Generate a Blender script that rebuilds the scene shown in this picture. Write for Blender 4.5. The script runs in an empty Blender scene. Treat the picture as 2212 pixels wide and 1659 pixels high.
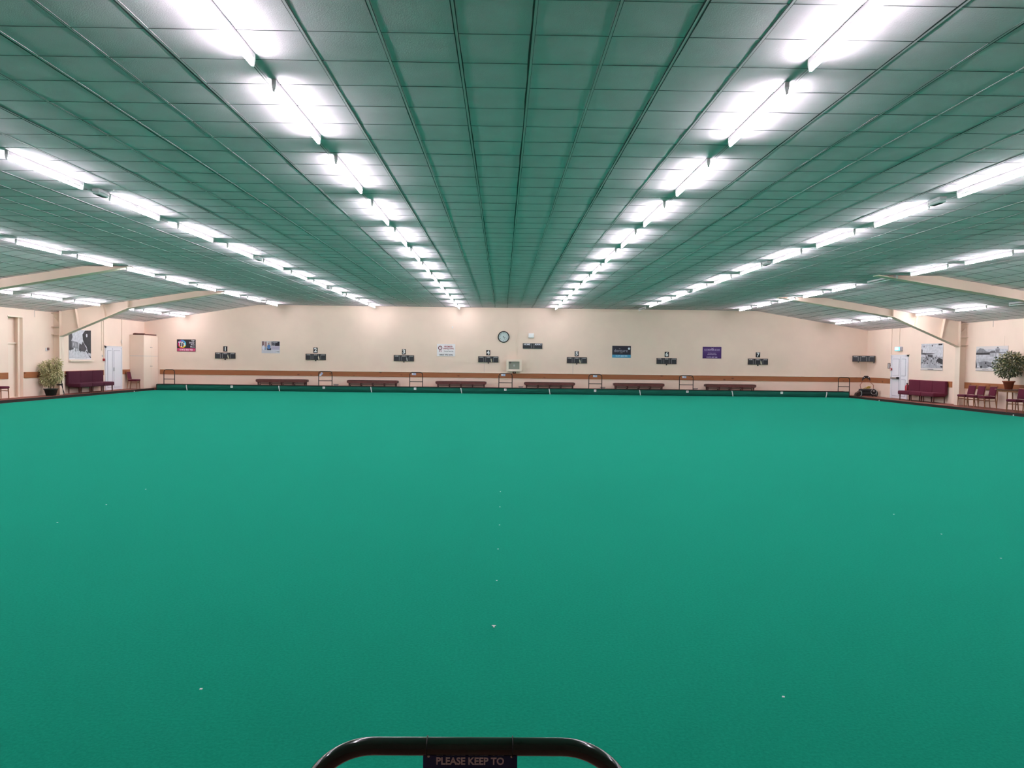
import bpy, bmesh, math, random
from mathutils import Vector, Matrix
random.seed(7)
C = bpy.context.scene.collection
PI = math.pi

# ------------------------------------------------------------------ camera, world, exposure
EYE = 1.8
F_PX = 1661.0
W_PX, H_PX = 2212.0, 1659.0
YAW, PITCH, ROLL = 0.01284, 0.03183, 0.01165
fwd = Vector((math.sin(YAW) * math.cos(PITCH), math.cos(YAW) * math.cos(PITCH), -math.sin(PITCH)))
rgt0 = Vector((math.cos(YAW), -math.sin(YAW), 0))
up0 = rgt0.cross(fwd)
rgt = rgt0 * math.cos(ROLL) + up0 * math.sin(ROLL)
upv = up0 * math.cos(ROLL) - rgt0 * math.sin(ROLL)
cam_data = bpy.data.cameras.new('camera')
cam_data.sensor_width = 36.0
cam_data.lens = 36.0 * F_PX / W_PX
cam_data.clip_start = 0.05
cam_data.clip_end = 200
cam = bpy.data.objects.new('camera', cam_data)
C.objects.link(cam)
cam.matrix_world = Matrix(((rgt.x, upv.x, -fwd.x, 0), (rgt.y, upv.y, -fwd.y, 0), (rgt.z, upv.z, -fwd.z, EYE), (0, 0, 0, 1)))
bpy.context.scene.camera = cam

sc = bpy.context.scene
sc.view_settings.view_transform = 'Standard'
sc.view_settings.look = 'None'
sc.view_settings.gamma = 1.0
sc.view_settings.use_curve_mapping = False
sc.view_settings.exposure = 0.84
TUBE_EMISSION = 62.0
sc.cycles.max_bounces = 6
sc.cycles.diffuse_bounces = 4
sc.cycles.adaptive_threshold = 0.03
world = bpy.data.worlds.new('world')
sc.world = world
world.use_nodes = True
world.node_tree.nodes['Background'].inputs[0].default_value = (0.02, 0.02, 0.02, 1)
world.node_tree.nodes['Background'].inputs[1].default_value = 0.2

# room measures (metres, green surface at z = 0, camera over the origin)
XL, XR, YB, YF = -19.05, 19.65, 41.2, -1.4
ZC, ZE = 4.555, 3.575
KL, KR = -13.0, 13.6           # where the flat ceiling turns into the slopes
GL, GR, GN, GF = -18.05, 18.25, 2.45, 40.25     # the green
PLAT = 0.09                     # side platforms
BANK = 0.30                     # end banks


def cz(x):
    if x < KL: return ZE + (ZC - ZE) * (x - XL) / (KL - XL)
    if x > KR: return ZE + (ZC - ZE) * (XR - x) / (XR - KR)
    return ZC


def ray(u, v):
    return rgt * ((u - W_PX / 2) / F_PX) - upv * ((v - H_PX / 2) / F_PX) + fwd


def on_y(u, v, y):             # measure a point of the photo on a plane of the room
    d = ray(u, v); t = y / d.y
    return Vector((d.x * t, y, EYE + d.z * t))


def on_x(u, v, x):
    d = ray(u, v); t = x / d.x
    return Vector((x, d.y * t, EYE + d.z * t))


def on_z(u, v, z):
    d = ray(u, v); t = (z - EYE) / d.z
    return Vector((d.x * t, d.y * t, z))


# ------------------------------------------------------------------ materials
MATS = {}


def mat(name, col, rough=0.6, spec=0.3, metal=0.0, noise=0.0, nscale=8.0, bump=0.0, bscale=60.0, col2=None,
        sheen=0.0, emit=0.0, ecol=None, coat=0.0, alpha=None, stretch=None):
    if name in MATS: return MATS[name]
    m = bpy.data.materials.new(name); m.use_nodes = True
    nt = m.node_tree; b = nt.nodes['Principled BSDF']
    b.inputs['Base Color'].default_value = (*col, 1)
    b.inputs['Roughness'].default_value = rough
    b.inputs['Specular IOR Level'].default_value = spec
    b.inputs['Metallic'].default_value = metal
    if sheen:
        b.inputs['Sheen Weight'].default_value = sheen
        b.inputs['Sheen Roughness'].default_value = 0.5
        b.inputs['Sheen Tint'].default_value = (*[min(1, c * 2.2 + 0.15) for c in col], 1)
    if coat: b.inputs['Coat Weight'].default_value = coat
    if emit:
        b.inputs['Emission Color'].default_value = (*(ecol or col), 1)
        b.inputs['Emission Strength'].default_value = emit
    tc = None
    if noise or bump:
        tc = nt.nodes.new('ShaderNodeTexCoord'); mp = nt.nodes.new('ShaderNodeMapping')
        if stretch: mp.inputs['Scale'].default_value = stretch
        nt.links.new(tc.outputs['Object'], mp.inputs['Vector'])
    if noise:
        n = nt.nodes.new('ShaderNodeTexNoise'); n.inputs['Scale'].default_value = nscale; n.inputs['Detail'].default_value = 4
        nt.links.new(mp.outputs['Vector'], n.inputs['Vector'])
        mx = nt.nodes.new('ShaderNodeMix'); mx.data_type = 'RGBA'
        c2 = col2 or tuple(c * (1 - noise) for c in col)
        mx.inputs[6].default_value = (*col, 1); mx.inputs[7].default_value = (*c2, 1)
        rp = nt.nodes.new('ShaderNodeMapRange'); rp.inputs['From Min'].default_value = 0.35; rp.inputs['From Max'].default_value = 0.65
        nt.links.new(n.outputs['Fac'], rp.inputs['Value']); nt.links.new(rp.outputs['Result'], mx.inputs[0])
        nt.links.new(mx.outputs[2], b.inputs['Base Color'])
    if bump:
        n2 = nt.nodes.new('ShaderNodeTexNoise'); n2.inputs['Scale'].default_value = bscale; n2.inputs['Detail'].default_value = 3
        nt.links.new(mp.outputs['Vector'], n2.inputs['Vector'])
        bp = nt.nodes.new('ShaderNodeBump'); bp.inputs['Strength'].default_value = bump; bp.inputs['Distance'].default_value = 0.01
        nt.links.new(n2.outputs['Fac'], bp.inputs['Height']); nt.links.new(bp.outputs['Normal'], b.inputs['Normal'])
    MATS[name] = m
    return m


CREAM = mat('cream_paint', (0.87, 0.69, 0.56), 0.6, 0.2, noise=0.04, nscale=1.2, bump=0.1, bscale=40)
CREAMGLOSS = mat('cream_gloss', (0.86, 0.72, 0.59), 0.4, 0.3)
STEELC = mat('cream_steel_paint', (0.80, 0.65, 0.52), 0.45, 0.3, noise=0.05, nscale=2)
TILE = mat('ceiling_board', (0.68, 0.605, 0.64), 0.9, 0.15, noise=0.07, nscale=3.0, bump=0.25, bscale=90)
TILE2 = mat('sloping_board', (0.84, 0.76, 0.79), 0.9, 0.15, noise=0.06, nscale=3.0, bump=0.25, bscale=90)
BARM = mat('ceiling_bar', (0.62, 0.57, 0.59), 0.6, 0.25)
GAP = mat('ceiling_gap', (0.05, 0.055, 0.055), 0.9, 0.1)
BROWNCARPET = mat('brown_carpet', (0.30, 0.13, 0.10), 1.0, 0.05, noise=0.25, nscale=60, bump=0.4, bscale=300)
NOSING = mat('black_nosing', (0.025, 0.018, 0.015), 0.6, 0.3)
DARKFLOOR = mat('ditch_floor', (0.03, 0.04, 0.035), 0.95, 0.1)
WHITEPL = mat('white_plastic', (0.82, 0.82, 0.80), 0.4, 0.4)
WHITEPVC = mat('white_pvc', (0.80, 0.80, 0.84), 0.3, 0.5)
GREYLINE = mat('grey_gasket', (0.30, 0.30, 0.36), 0.5, 0.3)
BLACK = mat('black_paint', (0.02, 0.019, 0.02), 0.55, 0.3)
SLATE = mat('dark_slate', (0.035, 0.037, 0.042), 0.6, 0.3)
LGREY = mat('light_grey', (0.45, 0.44, 0.42), 0.6, 0.3)
PALE = mat('pale_label', (0.60, 0.58, 0.56), 0.6, 0.3)
MAROON = mat('maroon_fabric', (0.115, 0.018, 0.035), 0.95, 0.1, noise=0.25, nscale=90, bump=0.3, bscale=250, sheen=0.25)
MAROON2 = mat('plum_fabric', (0.075, 0.018, 0.032), 0.95, 0.1, noise=0.25, nscale=90, bump=0.3, bscale=250, sheen=0.2)
CHAIRWOOD = mat('chair_wood', (0.30, 0.12, 0.05), 0.45, 0.4, noise=0.3, nscale=20, stretch=(1, 1, 0.15))
DARKWOOD = mat('dark_wood', (0.10, 0.03, 0.02), 0.4, 0.4, noise=0.3, nscale=15)
BENCHTOP = mat('bench_leather', (0.15, 0.045, 0.038), 0.45, 0.4, noise=0.2, nscale=8)
BENCHEDGE = mat('bench_edge', (0.06, 0.012, 0.01), 0.45, 0.4)
HOOPFAR = mat('hoop_paint', (0.022, 0.014, 0.009), 0.5, 0.3)
HOOPNEAR = mat('dark_green_gloss', (0.004, 0.022, 0.012), 0.16, 0.6, coat=0.4)
BLUE = mat('sign_blue', (0.022, 0.045, 0.16), 0.45, 0.4)
SIGNWHITE = mat('sign_white', (0.80, 0.78, 0.84), 0.5, 0.3)
PALEBLUE = mat('pale_blue_sign', (0.42, 0.47, 0.66), 0.5, 0.3)
RED = mat('red_plastic', (0.40, 0.03, 0.03), 0.35, 0.5)
REDGLOSS = mat('extinguisher_red', (0.42, 0.035, 0.05), 0.25, 0.6)
CHROME = mat('brushed_steel', (0.55, 0.55, 0.56), 0.3, 0.5, metal=0.8)
GREENPOT = mat('dark_green_pot', (0.018, 0.035, 0.032), 0.5, 0.4)
TERRA = mat('terracotta', (0.32, 0.075, 0.04), 0.7, 0.2, noise=0.1, nscale=10)
SOIL = mat('soil', (0.05, 0.03, 0.02), 1, 0.05)
BARK = mat('bark', (0.30, 0.21, 0.13), 0.8, 0.2, noise=0.3, nscale=30)
LEAFPALE = mat('pale_leaf', (0.60, 0.55, 0.30), 0.6, 0.3)
LEAFOLIVE = mat('olive_leaf', (0.30, 0.28, 0.12), 0.6, 0.3)
LEAFDARK = mat('dark_leaf', (0.06, 0.075, 0.035), 0.5, 0.4)
LEAFCREAM = mat('cream_leaf', (0.58, 0.54, 0.40), 0.5, 0.3)
TUBEM = mat('lit_tube', (0.9, 0.9, 0.9), 0.4, 0.2, emit=TUBE_EMISSION, ecol=(1.0, 0.93, 1.04))
TUBEOFF = mat('unlit_tube', (0.72, 0.76, 0.74), 0.25, 0.5)
BATTEN = mat('batten_metal', (0.62, 0.60, 0.61), 0.4, 0.4)
CLEARPL = mat('clear_lens', (0.55, 0.62, 0.60), 0.15, 0.6)
YELLOW = mat('yellow_cord', (0.50, 0.33, 0.05), 0.7, 0.2)
COPPER = mat('orange_tube', (0.28, 0.07, 0.03), 0.4, 0.4)


def green_carpet():
    m = bpy.data.materials.new('green_carpet'); m.use_nodes = True
    nt = m.node_tree; b = nt.nodes['Principled BSDF']
    b.inputs['Roughness'].default_value = 0.9
    b.inputs['Specular IOR Level'].default_value = 0.0
    b.inputs['Sheen Weight'].default_value = 0.20
    b.inputs['Sheen Roughness'].default_value = 0.6
    b.inputs['Sheen Tint'].default_value = (0.12, 1.0, 0.74, 1)
    tc = nt.nodes.new('ShaderNodeTexCoord')
    fine = nt.nodes.new('ShaderNodeTexNoise'); fine.inputs['Scale'].default_value = 55; fine.inputs['Detail'].default_value = 5
    fine.inputs['Roughness'].default_value = 0.7
    big = nt.nodes.new('ShaderNodeTexNoise'); big.inputs['Scale'].default_value = 0.5; big.inputs['Detail'].default_value = 2
    for n in (fine, big): nt.links.new(tc.outputs['Object'], n.inputs['Vector'])
    rp = nt.nodes.new('ShaderNodeMapRange'); rp.inputs['From Min'].default_value = 0.3; rp.inputs['From Max'].default_value = 0.7
    nt.links.new(fine.outputs['Fac'], rp.inputs['Value'])
    mx = nt.nodes.new('ShaderNodeMix'); mx.data_type = 'RGBA'
    mx.inputs[6].default_value = (0.002, 0.155, 0.085, 1); mx.inputs[7].default_value = (0.005, 0.225, 0.13, 1)
    nt.links.new(rp.outputs['Result'], mx.inputs[0])
    mb = nt.nodes.new('ShaderNodeMix'); mb.data_type = 'RGBA'; mb.blend_type = 'MULTIPLY'
    rb = nt.nodes.new('ShaderNodeMapRange'); rb.inputs['To Min'].default_value = 0.0; rb.inputs['To Max'].default_value = 0.12
    nt.links.new(big.outputs['Fac'], rb.inputs['Value']); nt.links.new(rb.outputs['Result'], mb.inputs[0])
    nt.links.new(mx.outputs[2], mb.inputs[6]); mb.inputs[7].default_value = (0.5, 0.5, 0.5, 1)
    nt.links.new(mb.outputs[2], b.inputs['Base Color'])
    bp = nt.nodes.new('ShaderNodeBump'); bp.inputs['Strength'].default_value = 0.5; bp.inputs['Distance'].default_value = 0.004
    nt.links.new(fine.outputs['Fac'], bp.inputs['Height']); nt.links.new(bp.outputs['Normal'], b.inputs['Normal'])
    return m


def pine():
    m = bpy.data.materials.new('pine_rail'); m.use_nodes = True
    nt = m.node_tree; b = nt.nodes['Principled BSDF']; b.inputs['Roughness'].default_value = 0.5; b.inputs['Specular IOR Level'].default_value = 0.3
    tc = nt.nodes.new('ShaderNodeTexCoord'); mp = nt.nodes.new('ShaderNodeMapping'); mp.inputs['Scale'].default_value = (0.6, 0.6, 14)
    nt.links.new(tc.outputs['Object'], mp.inputs['Vector'])
    n = nt.nodes.new('ShaderNodeTexNoise'); n.inputs['Scale'].default_value = 2.5; n.inputs['Detail'].default_value = 5
    nt.links.new(mp.outputs['Vector'], n.inputs['Vector'])
    mx = nt.nodes.new('ShaderNodeMix'); mx.data_type = 'RGBA'
    mx.inputs[6].default_value = (0.40, 0.155, 0.06, 1); mx.inputs[7].default_value = (0.27, 0.095, 0.038, 1)
    nt.links.new(n.outputs['Fac'], mx.inputs[0])
    mp2 = nt.nodes.new('ShaderNodeMapping'); mp2.inputs['Scale'].default_value = (1.3, 1.3, 2.2)
    nt.links.new(tc.outputs['Object'], mp2.inputs['Vector'])
    v = nt.nodes.new('ShaderNodeTexVoronoi'); v.inputs['Scale'].default_value = 1.6
    nt.links.new(mp2.outputs['Vector'], v.inputs['Vector'])
    rp = nt.nodes.new('ShaderNodeMapRange'); rp.inputs['From Min'].default_value = 0.08; rp.inputs['From Max'].default_value = 0.20
    rp.inputs['To Min'].default_value = 0.75; rp.inputs['To Max'].default_value = 0.0
    nt.links.new(v.outputs['Distance'], rp.inputs['Value'])
    mk = nt.nodes.new('ShaderNodeMix'); mk.data_type = 'RGBA'
    nt.links.new(rp.outputs['Result'], mk.inputs[0]); nt.links.new(mx.outputs[2], mk.inputs[6]); mk.inputs[7].default_value = (0.09, 0.03, 0.015, 1)
    nt.links.new(mk.outputs[2], b.inputs['Base Color'])
    return m


GREEN = green_carpet()
PINE = pine()
BANKCLOTH = mat('bank_cloth', (0.008, 0.125, 0.085), 0.8, 0.2, noise=0.35, nscale=4, stretch=(0.3, 1, 6), sheen=0.1)


# ------------------------------------------------------------------ mesh helpers
class MB:
    def __init__(s): s.v = []; s.f = []; s.mi = []; s.sm = []; s.m = 0
    def add(s, vs, fs, smooth=False, xf=None):
        o = len(s.v)
        for p in vs:
            p = Vector(p)
            if xf: p = xf @ p
            s.v.append(tuple(p))
        for f in fs:
            s.f.append([i + o for i in f]); s.mi.append(s.m); s.sm.append(smooth)
        return s
    def box(s, a, b, xf=None):
        x0, y0, z0 = a; x1, y1, z1 = b
        vs = [(x0, y0, z0), (x1, y0, z0), (x1, y1, z0), (x0, y1, z0), (x0, y0, z1), (x1, y0, z1), (x1, y1, z1), (x0, y1, z1)]
        return s.add(vs, [(0, 3, 2, 1), (4, 5, 6, 7), (0, 1, 5, 4), (1, 2, 6, 5), (2, 3, 7, 6), (3, 0, 4, 7)], xf=xf)
    def cbox(s, c, d, xf=None):
        return s.box([c[i] - d[i] / 2 for i in range(3)], [c[i] + d[i] / 2 for i in range(3)], xf)
    def rbox(s, a, b, r=0.02, seg=2, xf=None):      # box with rounded edges
        bm = bmesh.new(); bmesh.ops.create_cube(bm, size=1)
        for v in bm.verts:
            v.co = Vector([(a[i] + b[i]) / 2 + v.co[i] * (b[i] - a[i]) for i in range(3)])
        bmesh.ops.bevel(bm, geom=bm.edges[:], offset=r, segments=seg, profile=0.6, affect='EDGES')
        bm.verts.index_update()
        s.add([v.co.copy() for v in bm.verts], [[v.index for v in f.verts] for f in bm.faces], True, xf); bm.free()
        return s
    def prism(s, poly, axis, a, b, xf=None):         # polygon extruded along an axis
        n = len(poly)
        def P(p, t):
            return {'x': (t, p[0], p[1]), 'y': (p[0], t, p[1]), 'z': (p[0], p[1], t)}[axis]
        vs = [P(p, a) for p in poly] + [P(p, b) for p in poly]
        fs = [list(range(n)), list(range(2 * n - 1, n - 1, -1))] + [(i, (i + 1) % n, n + (i + 1) % n, n + i) for i in range(n)]
        return s.add(vs, fs, xf=xf)
    def tube(s, path, r, n=8, r2=None, caps=True, xf=None):
        path = [Vector(p) for p in path]; k = len(path); rings = []
        prev = None
        for i, p in enumerate(path):
            t = (path[min(i + 1, k - 1)] - path[max(i - 1, 0)]).normalized()
            if prev is None:
                a = Vector((0, 0, 1)) if abs(t.z) < 0.9 else Vector((1, 0, 0))
                u = t.cross(a).normalized()
            else:
                u = (prev - t * prev.dot(t)).normalized()
            prev = u; w = t.cross(u)
            rr = r if r2 is None else r + (r2 - r) * i / (k - 1)
            rings.append([p + (u * math.cos(2 * PI * j / n) + w * math.sin(2 * PI * j / n)) * rr for j in range(n)])
        vs = [q for ring in rings for q in ring]
        fs = [(i * n + j, i * n + (j + 1) % n, (i + 1) * n + (j + 1) % n, (i + 1) * n + j) for i in range(k - 1) for j in range(n)]
        s.add(vs, fs, True, xf)
        if caps:
            s.add(rings[0], [list(range(n))[::-1]], False, xf); s.add(rings[-1], [list(range(n))], False, xf)
        return s
    def lathe(s, prof, n=20, xf=None):               # (radius, z) profile around z
        vs = [(r * math.cos(2 * PI * j / n), r * math.sin(2 * PI * j / n), z) for r, z in prof for j in range(n)]
        fs = [(i * n + j, i * n + (j + 1) % n, (i + 1) * n + (j + 1) % n, (i + 1) * n + j) for i in range(len(prof) - 1) for j in range(n)]
        return s.add(vs, fs, True, xf)
    def poly(s, pts, xf=None): return s.add(pts, [list(range(len(pts)))], xf=xf)


def mesh(name, mb, mats):
    me = bpy.data.meshes.new(name)
    me.from_pydata(mb.v, [], mb.f)
    for m in (mats if isinstance(mats, (list, tuple)) else [mats]): me.materials.append(m)
    me.polygons.foreach_set('material_index', mb.mi)
    me.polygons.foreach_set('use_smooth', mb.sm)
    me.update()
    return me


def obj(name, mb, mats, parent=None, loc=(0, 0, 0), rot=(0, 0, 0), fix=True):
    me = mesh(name, mb, mats)
    if fix:
        bm = bmesh.new(); bm.from_mesh(me); bmesh.ops.recalc_face_normals(bm, faces=bm.faces[:]); bm.to_mesh(me); bm.free()
    o = bpy.data.objects.new(name, me); C.objects.link(o)
    o.location = loc; o.rotation_euler = rot
    if parent: o.parent = parent
    return o


def tag(o, label, cat, group=None, kind=None):
    o['label'] = label; o['category'] = cat
    if group: o['group'] = group
    if kind: o['kind'] = kind
    return o


def thing(name, label, cat, loc=(0, 0, 0), rz=0.0, group=None, kind=None):
    o = bpy.data.objects.new(name, None); C.objects.link(o)
    o.location = loc; o.rotation_euler = (0, 0, rz); o.empty_display_size = 0.1
    return tag(o, label, cat, group, kind)


def struct(name, mb, m, label=None, cat=None, fix=True):
    o = obj(name, mb, m, fix=fix); o['kind'] = 'structure'
    if label: o['label'] = label
    if cat: o['category'] = cat
    return o


KIDS = {}
def children(o): return [c for c in bpy.data.objects if c.parent == o]


def copy_tree(o, parent=None):
    c = o.copy(); C.objects.link(c)
    if parent: c.parent = parent
    for ch in children(o): copy_tree(ch, c)
    return c


def dup(o, loc, rz=0.0, label=None):
    c = copy_tree(o); c.location = loc; c.rotation_euler = (0, 0, rz)
    if label: c['label'] = label
    return c


_texts = {}
def text(parent, s, size, m, x=0, z=0, y=-0.004, align='CENTER', name='lettering', bold=0.0, sx=1.0, italic=0.0):
    cu = bpy.data.curves.new(name, 'FONT'); cu.body = s; cu.size = size; cu.align_x = align; cu.align_y = 'CENTER'
    cu.extrude = 0.0006; cu.offset = bold; cu.shear = italic; cu.resolution_u = 3
    t = bpy.data.objects.new(name, cu); C.objects.link(t)
    dg = bpy.context.evaluated_depsgraph_get()
    me = bpy.data.meshes.new_from_object(t.evaluated_get(dg))
    bpy.data.objects.remove(t, do_unlink=True)
    me.materials.clear(); me.materials.append(m)
    o = bpy.data.objects.new(name, me); C.objects.link(o)
    o.parent = parent; o.location = (x, y, z); o.rotation_euler = (PI / 2, 0, 0); o.scale = (sx, 1, 1)
    return o


def board(parent, name, w, h, m, d=0.02, x=0, z=0, y=0):        # flat board, back on the wall, front towards -y
    return obj(name, MB().box((x - w / 2, y - d, z - h / 2), (x + w / 2, y - 0.001, z + h / 2)), m, parent)


def grey(v):
    n = 'print_grey_%d' % round(v * 100)
    l = ((v + 0.055) / 1.055) ** 2.4 if v > 0.04 else v / 12.92
    return mat(n, (l, l, l * 1.05), 0.6, 0.25, noise=0.25, nscale=9)


def rgbm(r, g, b):
    def L(v):
        v /= 255.0
        return ((v + 0.055) / 1.055) ** 2.4 if v > 0.04 else v / 12.92
    return mat('print_%d_%d_%d' % (r, g, b), (L(r), L(g), L(b)), 0.5, 0.3)


def artwork(parent, name, w, h, shapes, y=-0.022, ox=0, oz=0):   # list of (polygon in 0..1, material), later ones in front
    mb = MB(); ms = []
    for i, (pl, m) in enumerate(shapes):
        if m not in ms: ms.append(m)
        mb.m = ms.index(m)
        yy = y - 0.0004 * i
        mb.poly([(ox + (p[0] - 0.5) * w, yy, oz + (p[1] - 0.5) * h) for p in pl])
    return obj(name, mb, ms, parent, fix=False)


def ell(cx, cy, rx, ry, n=14, a0=0, a1=2 * PI):
    return [(cx + rx * math.cos(a0 + (a1 - a0) * i / n), cy + ry * math.sin(a0 + (a1 - a0) * i / n)) for i in range(n + (a1 - a0 < 6.2))]


def rc(x0, y0, x1, y1): return [(x0, y0), (x1, y0), (x1, y1), (x0, y1)]


# ------------------------------------------------------------------ the room
def build_room():
    # base under everything, the green, platforms and banks
    struct('floor', MB().box((XL - 0.3, YF - 0.3, -0.35), (XR + 0.3, YB + 0.3, -0.12)), DARKFLOOR)
    g = MB().box((GL, GN, -0.12), (GR, GF, 0.0))
    struct('floor_green', g, GREEN, 'wide flat green carpet of the bowls playing surface', 'bowling green')
    for nm, x0, x1, e in (('platform_left', XL, GL - 0.12, 1), ('platform_right', GR + 0.12, XR, -1)):
        p = struct(nm, MB().box((x0, YF, -0.12), (x1, YB, PLAT)), BROWNCARPET, 'reddish brown carpeted walkway along the %s side wall' % nm[9:], 'walkway')
        ex = x1 if e > 0 else x0
        obj('nosing', MB().box((ex - 0.01, 2.0, 0.0), (ex + 0.03, 40.3, PLAT + 0.008)) if e > 0 else MB().box((ex - 0.03, 2.0, 0.0), (ex + 0.01, 40.3, PLAT + 0.008)), NOSING, p)
    xl, xr = -18.0, 18.3
    prof = [(40.42, -0.12), (40.36, -0.02), (40.32, 0.05), (40.305, 0.14), (40.315, 0.22), (40.345, 0.285), (40.42, 0.30), (40.42, 0.0)]
    b = struct('bank_back', MB().prism(prof, 'x', xl, xr), BANKCLOTH, 'padded dark green ditch bank across the far end of the green', 'bank')
    obj('nosing', MB().box((xl - 0.02, 40.32, 0.285), (xr + 0.02, 40.42, 0.318)), NOSING, b)
    obj('walkway', MB().box((xl, 40.421, -0.1), (xr, YB, 0.30)), BROWNCARPET, b)
    obj('end_board', MB().box((xl - 0.05, 40.32, -0.1), (xl - 0.001, YB, 0.30)), NOSING, b)
    obj('end_board', MB().box((xr + 0.001, 40.32, -0.1), (xr + 0.05, YB, 0.30)), NOSING, b)
    prof = [(2.28 - (y - 40.42), z) for y, z in prof]
    b = struct('bank_front', MB().prism(prof, 'x', xl, xr), BANKCLOTH, 'padded green ditch bank at the near end of the green', 'bank')
    obj('walkway', MB().box((xl, YF, -0.1), (xr, 2.279, 0.30)), BROWNCARPET, b)
    # end walls with the gable outline
    gable = [(XL, -0.2), (XR, -0.2), (XR, ZE + 0.05), (KR, ZC + 0.05), (KL, ZC + 0.05), (XL, ZE + 0.05)]
    struct('wall_back', MB().prism(gable, 'y', YB, YB + 0.2), CREAM)
    struct('wall_front', MB().prism(gable, 'y', YF - 0.2, YF), mat('dark_panelling', (0.17, 0.13, 0.10), 0.7, 0.2, noise=0.3, nscale=3))
    struct('wall_right', MB().box((XR, YF - 0.2, -0.2), (XR + 0.2, YB + 0.2, ZE + 0.1)), CREAM)
    # left wall with the recessed doorway
    dy0, dy1, dt = 29.9, 30.81, 3.25
    lw = MB().box((XL - 0.2, YF - 0.2, -0.2), (XL, dy0, ZE + 0.1)).box((XL - 0.2, dy1, -0.2), (XL, YB + 0.2, ZE + 0.1))
    lw.box((XL - 0.2, dy0, dt), (XL, dy1, ZE + 0.1)).box((XL - 0.5, dy0 - 0.1, -0.2), (XL - 0.36, dy1 + 0.1, ZE))
    lw.box((XL - 0.5, dy0 - 0.1, dt), (XL - 0.2, dy1 + 0.1, dt + 0.1)).box((XL - 0.4, dy1, -0.2), (XL - 0.2, dy1 + 0.1, dt)).box((XL - 0.4, dy0 - 0.1, -0.2), (XL - 0.2, dy0, dt))
    lw.box((XL - 0.4, dy0, -0.1), (XL, dy1, PLAT - 0.001))
    struct('wall_left', lw, CREAM)
    # gable roof of boards with sagging panels
    rnd = random.Random(3)
    px, py = 0.652, 0.642
    xs = sorted(set([XL, KL, KR, XR] + [-1.723 + px * k for k in range(-40, 50) if XL < -1.723 + px * k < XR]))
    ys = [YF] + [6.62 + py * k for k in range(-20, 70) if YF < 6.62 + py * k < YB] + [YB]
    mb = MB()
    n = 4
    for i in range(len(xs) - 1):
        for j in range(len(ys) - 1):
            x0, x1, y0, y1 = xs[i], xs[i + 1], ys[j], ys[j + 1]
            if x1 - x0 < 0.02: continue
            s = rnd.uniform(0.0, 0.007); a, b_ = rnd.uniform(-0.0035, 0.0035), rnd.uniform(-0.0035, 0.0035)
            o = len(mb.v)
            for q in range(n):
                for p in range(n):
                    u, v = p / (n - 1), q / (n - 1)
                    x, y = x0 + (x1 - x0) * u, y0 + (y1 - y0) * v
                    z = cz(x) - s * 16 * u * (1 - u) * v * (1 - v) - (a * (u - .5) + b_ * (v - .5)) * 2 * (4 * u * (1 - u) + 4 * v * (1 - v)) * .5
                    mb.v.append((x, y, z))
            for q in range(n - 1):
                for p in range(n - 1):
                    k = o + q * n + p
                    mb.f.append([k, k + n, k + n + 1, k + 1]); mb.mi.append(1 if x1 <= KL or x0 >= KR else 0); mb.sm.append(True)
    roof = [(XL - 0.2, ZE + 0.02), (KL, ZC + 0.05), (KR, ZC + 0.05), (XR + 0.2, ZE + 0.02), (XR + 0.2, ZE + 0.3), (KR, ZC + 0.3), (KL, ZC + 0.3), (XL - 0.2, ZE + 0.3)]
    mb.prism(roof, 'y', YF - 0.2, YB + 0.2)
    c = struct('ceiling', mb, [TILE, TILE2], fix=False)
    # bars along the hall and the uneven open joints next to them
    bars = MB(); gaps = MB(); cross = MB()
    for x in xs[1:-1]:
        if abs(x - KL) < 1e-6 or abs(x - KR) < 1e-6: continue
        z = cz(x)
        bars.box((x - 0.012, YF, z - 0.005), (x + 0.012, YB, z + 0.01))
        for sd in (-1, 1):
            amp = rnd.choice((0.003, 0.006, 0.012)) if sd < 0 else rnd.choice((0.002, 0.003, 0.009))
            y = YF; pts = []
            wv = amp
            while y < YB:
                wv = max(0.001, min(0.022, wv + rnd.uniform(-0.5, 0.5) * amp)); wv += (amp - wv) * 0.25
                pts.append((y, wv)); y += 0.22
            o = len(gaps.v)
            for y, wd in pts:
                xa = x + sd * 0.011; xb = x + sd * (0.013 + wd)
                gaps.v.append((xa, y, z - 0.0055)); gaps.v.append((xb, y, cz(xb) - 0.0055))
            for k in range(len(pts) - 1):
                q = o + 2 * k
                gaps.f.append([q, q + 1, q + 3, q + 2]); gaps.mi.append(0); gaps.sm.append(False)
    for y in ys[1:-1]:
        for x0, x1 in ((XL, KL), (KL, KR), (KR, XR)):
            cross.prism([(x0, cz(x0 + 1e-4) - 0.003), (x1, cz(x1 - 1e-4) - 0.003), (x1, cz(x1) + 0.01), (x0, cz(x0) + 0.01)], 'y', y - 0.009, y + 0.009)
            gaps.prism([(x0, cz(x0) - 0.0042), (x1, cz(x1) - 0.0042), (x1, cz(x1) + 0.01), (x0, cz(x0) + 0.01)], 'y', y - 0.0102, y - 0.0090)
    struct('trim_1', bars, BARM, 'pale bars running along the hall between ceiling boards')
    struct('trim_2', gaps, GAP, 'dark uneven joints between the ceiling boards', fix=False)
    struct('trim_3', cross, BARM, 'thin cross bars between ceiling boards')
    # pine dado rails with the cable cover above
    k = 4
    segs = [('b', -18.22, XR, 1.065, 0.815, 1.065)]
    for (u0, v0) in ():
        pass
    t = struct('trim_%d' % k, MB().box((-18.23, YB - 0.025, 0.80), (XR, YB, 1.055)), PINE, 'knotty pine rail along the whole back wall', 'wall rail'); k += 1
    t = struct('trim_%d' % k, MB().box((-18.23, YB - 0.04, 1.06), (XR, YB, 1.10)), CREAMGLOSS, 'cream cable cover on top of the back wall rail', 'cable cover'); k += 1
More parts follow.
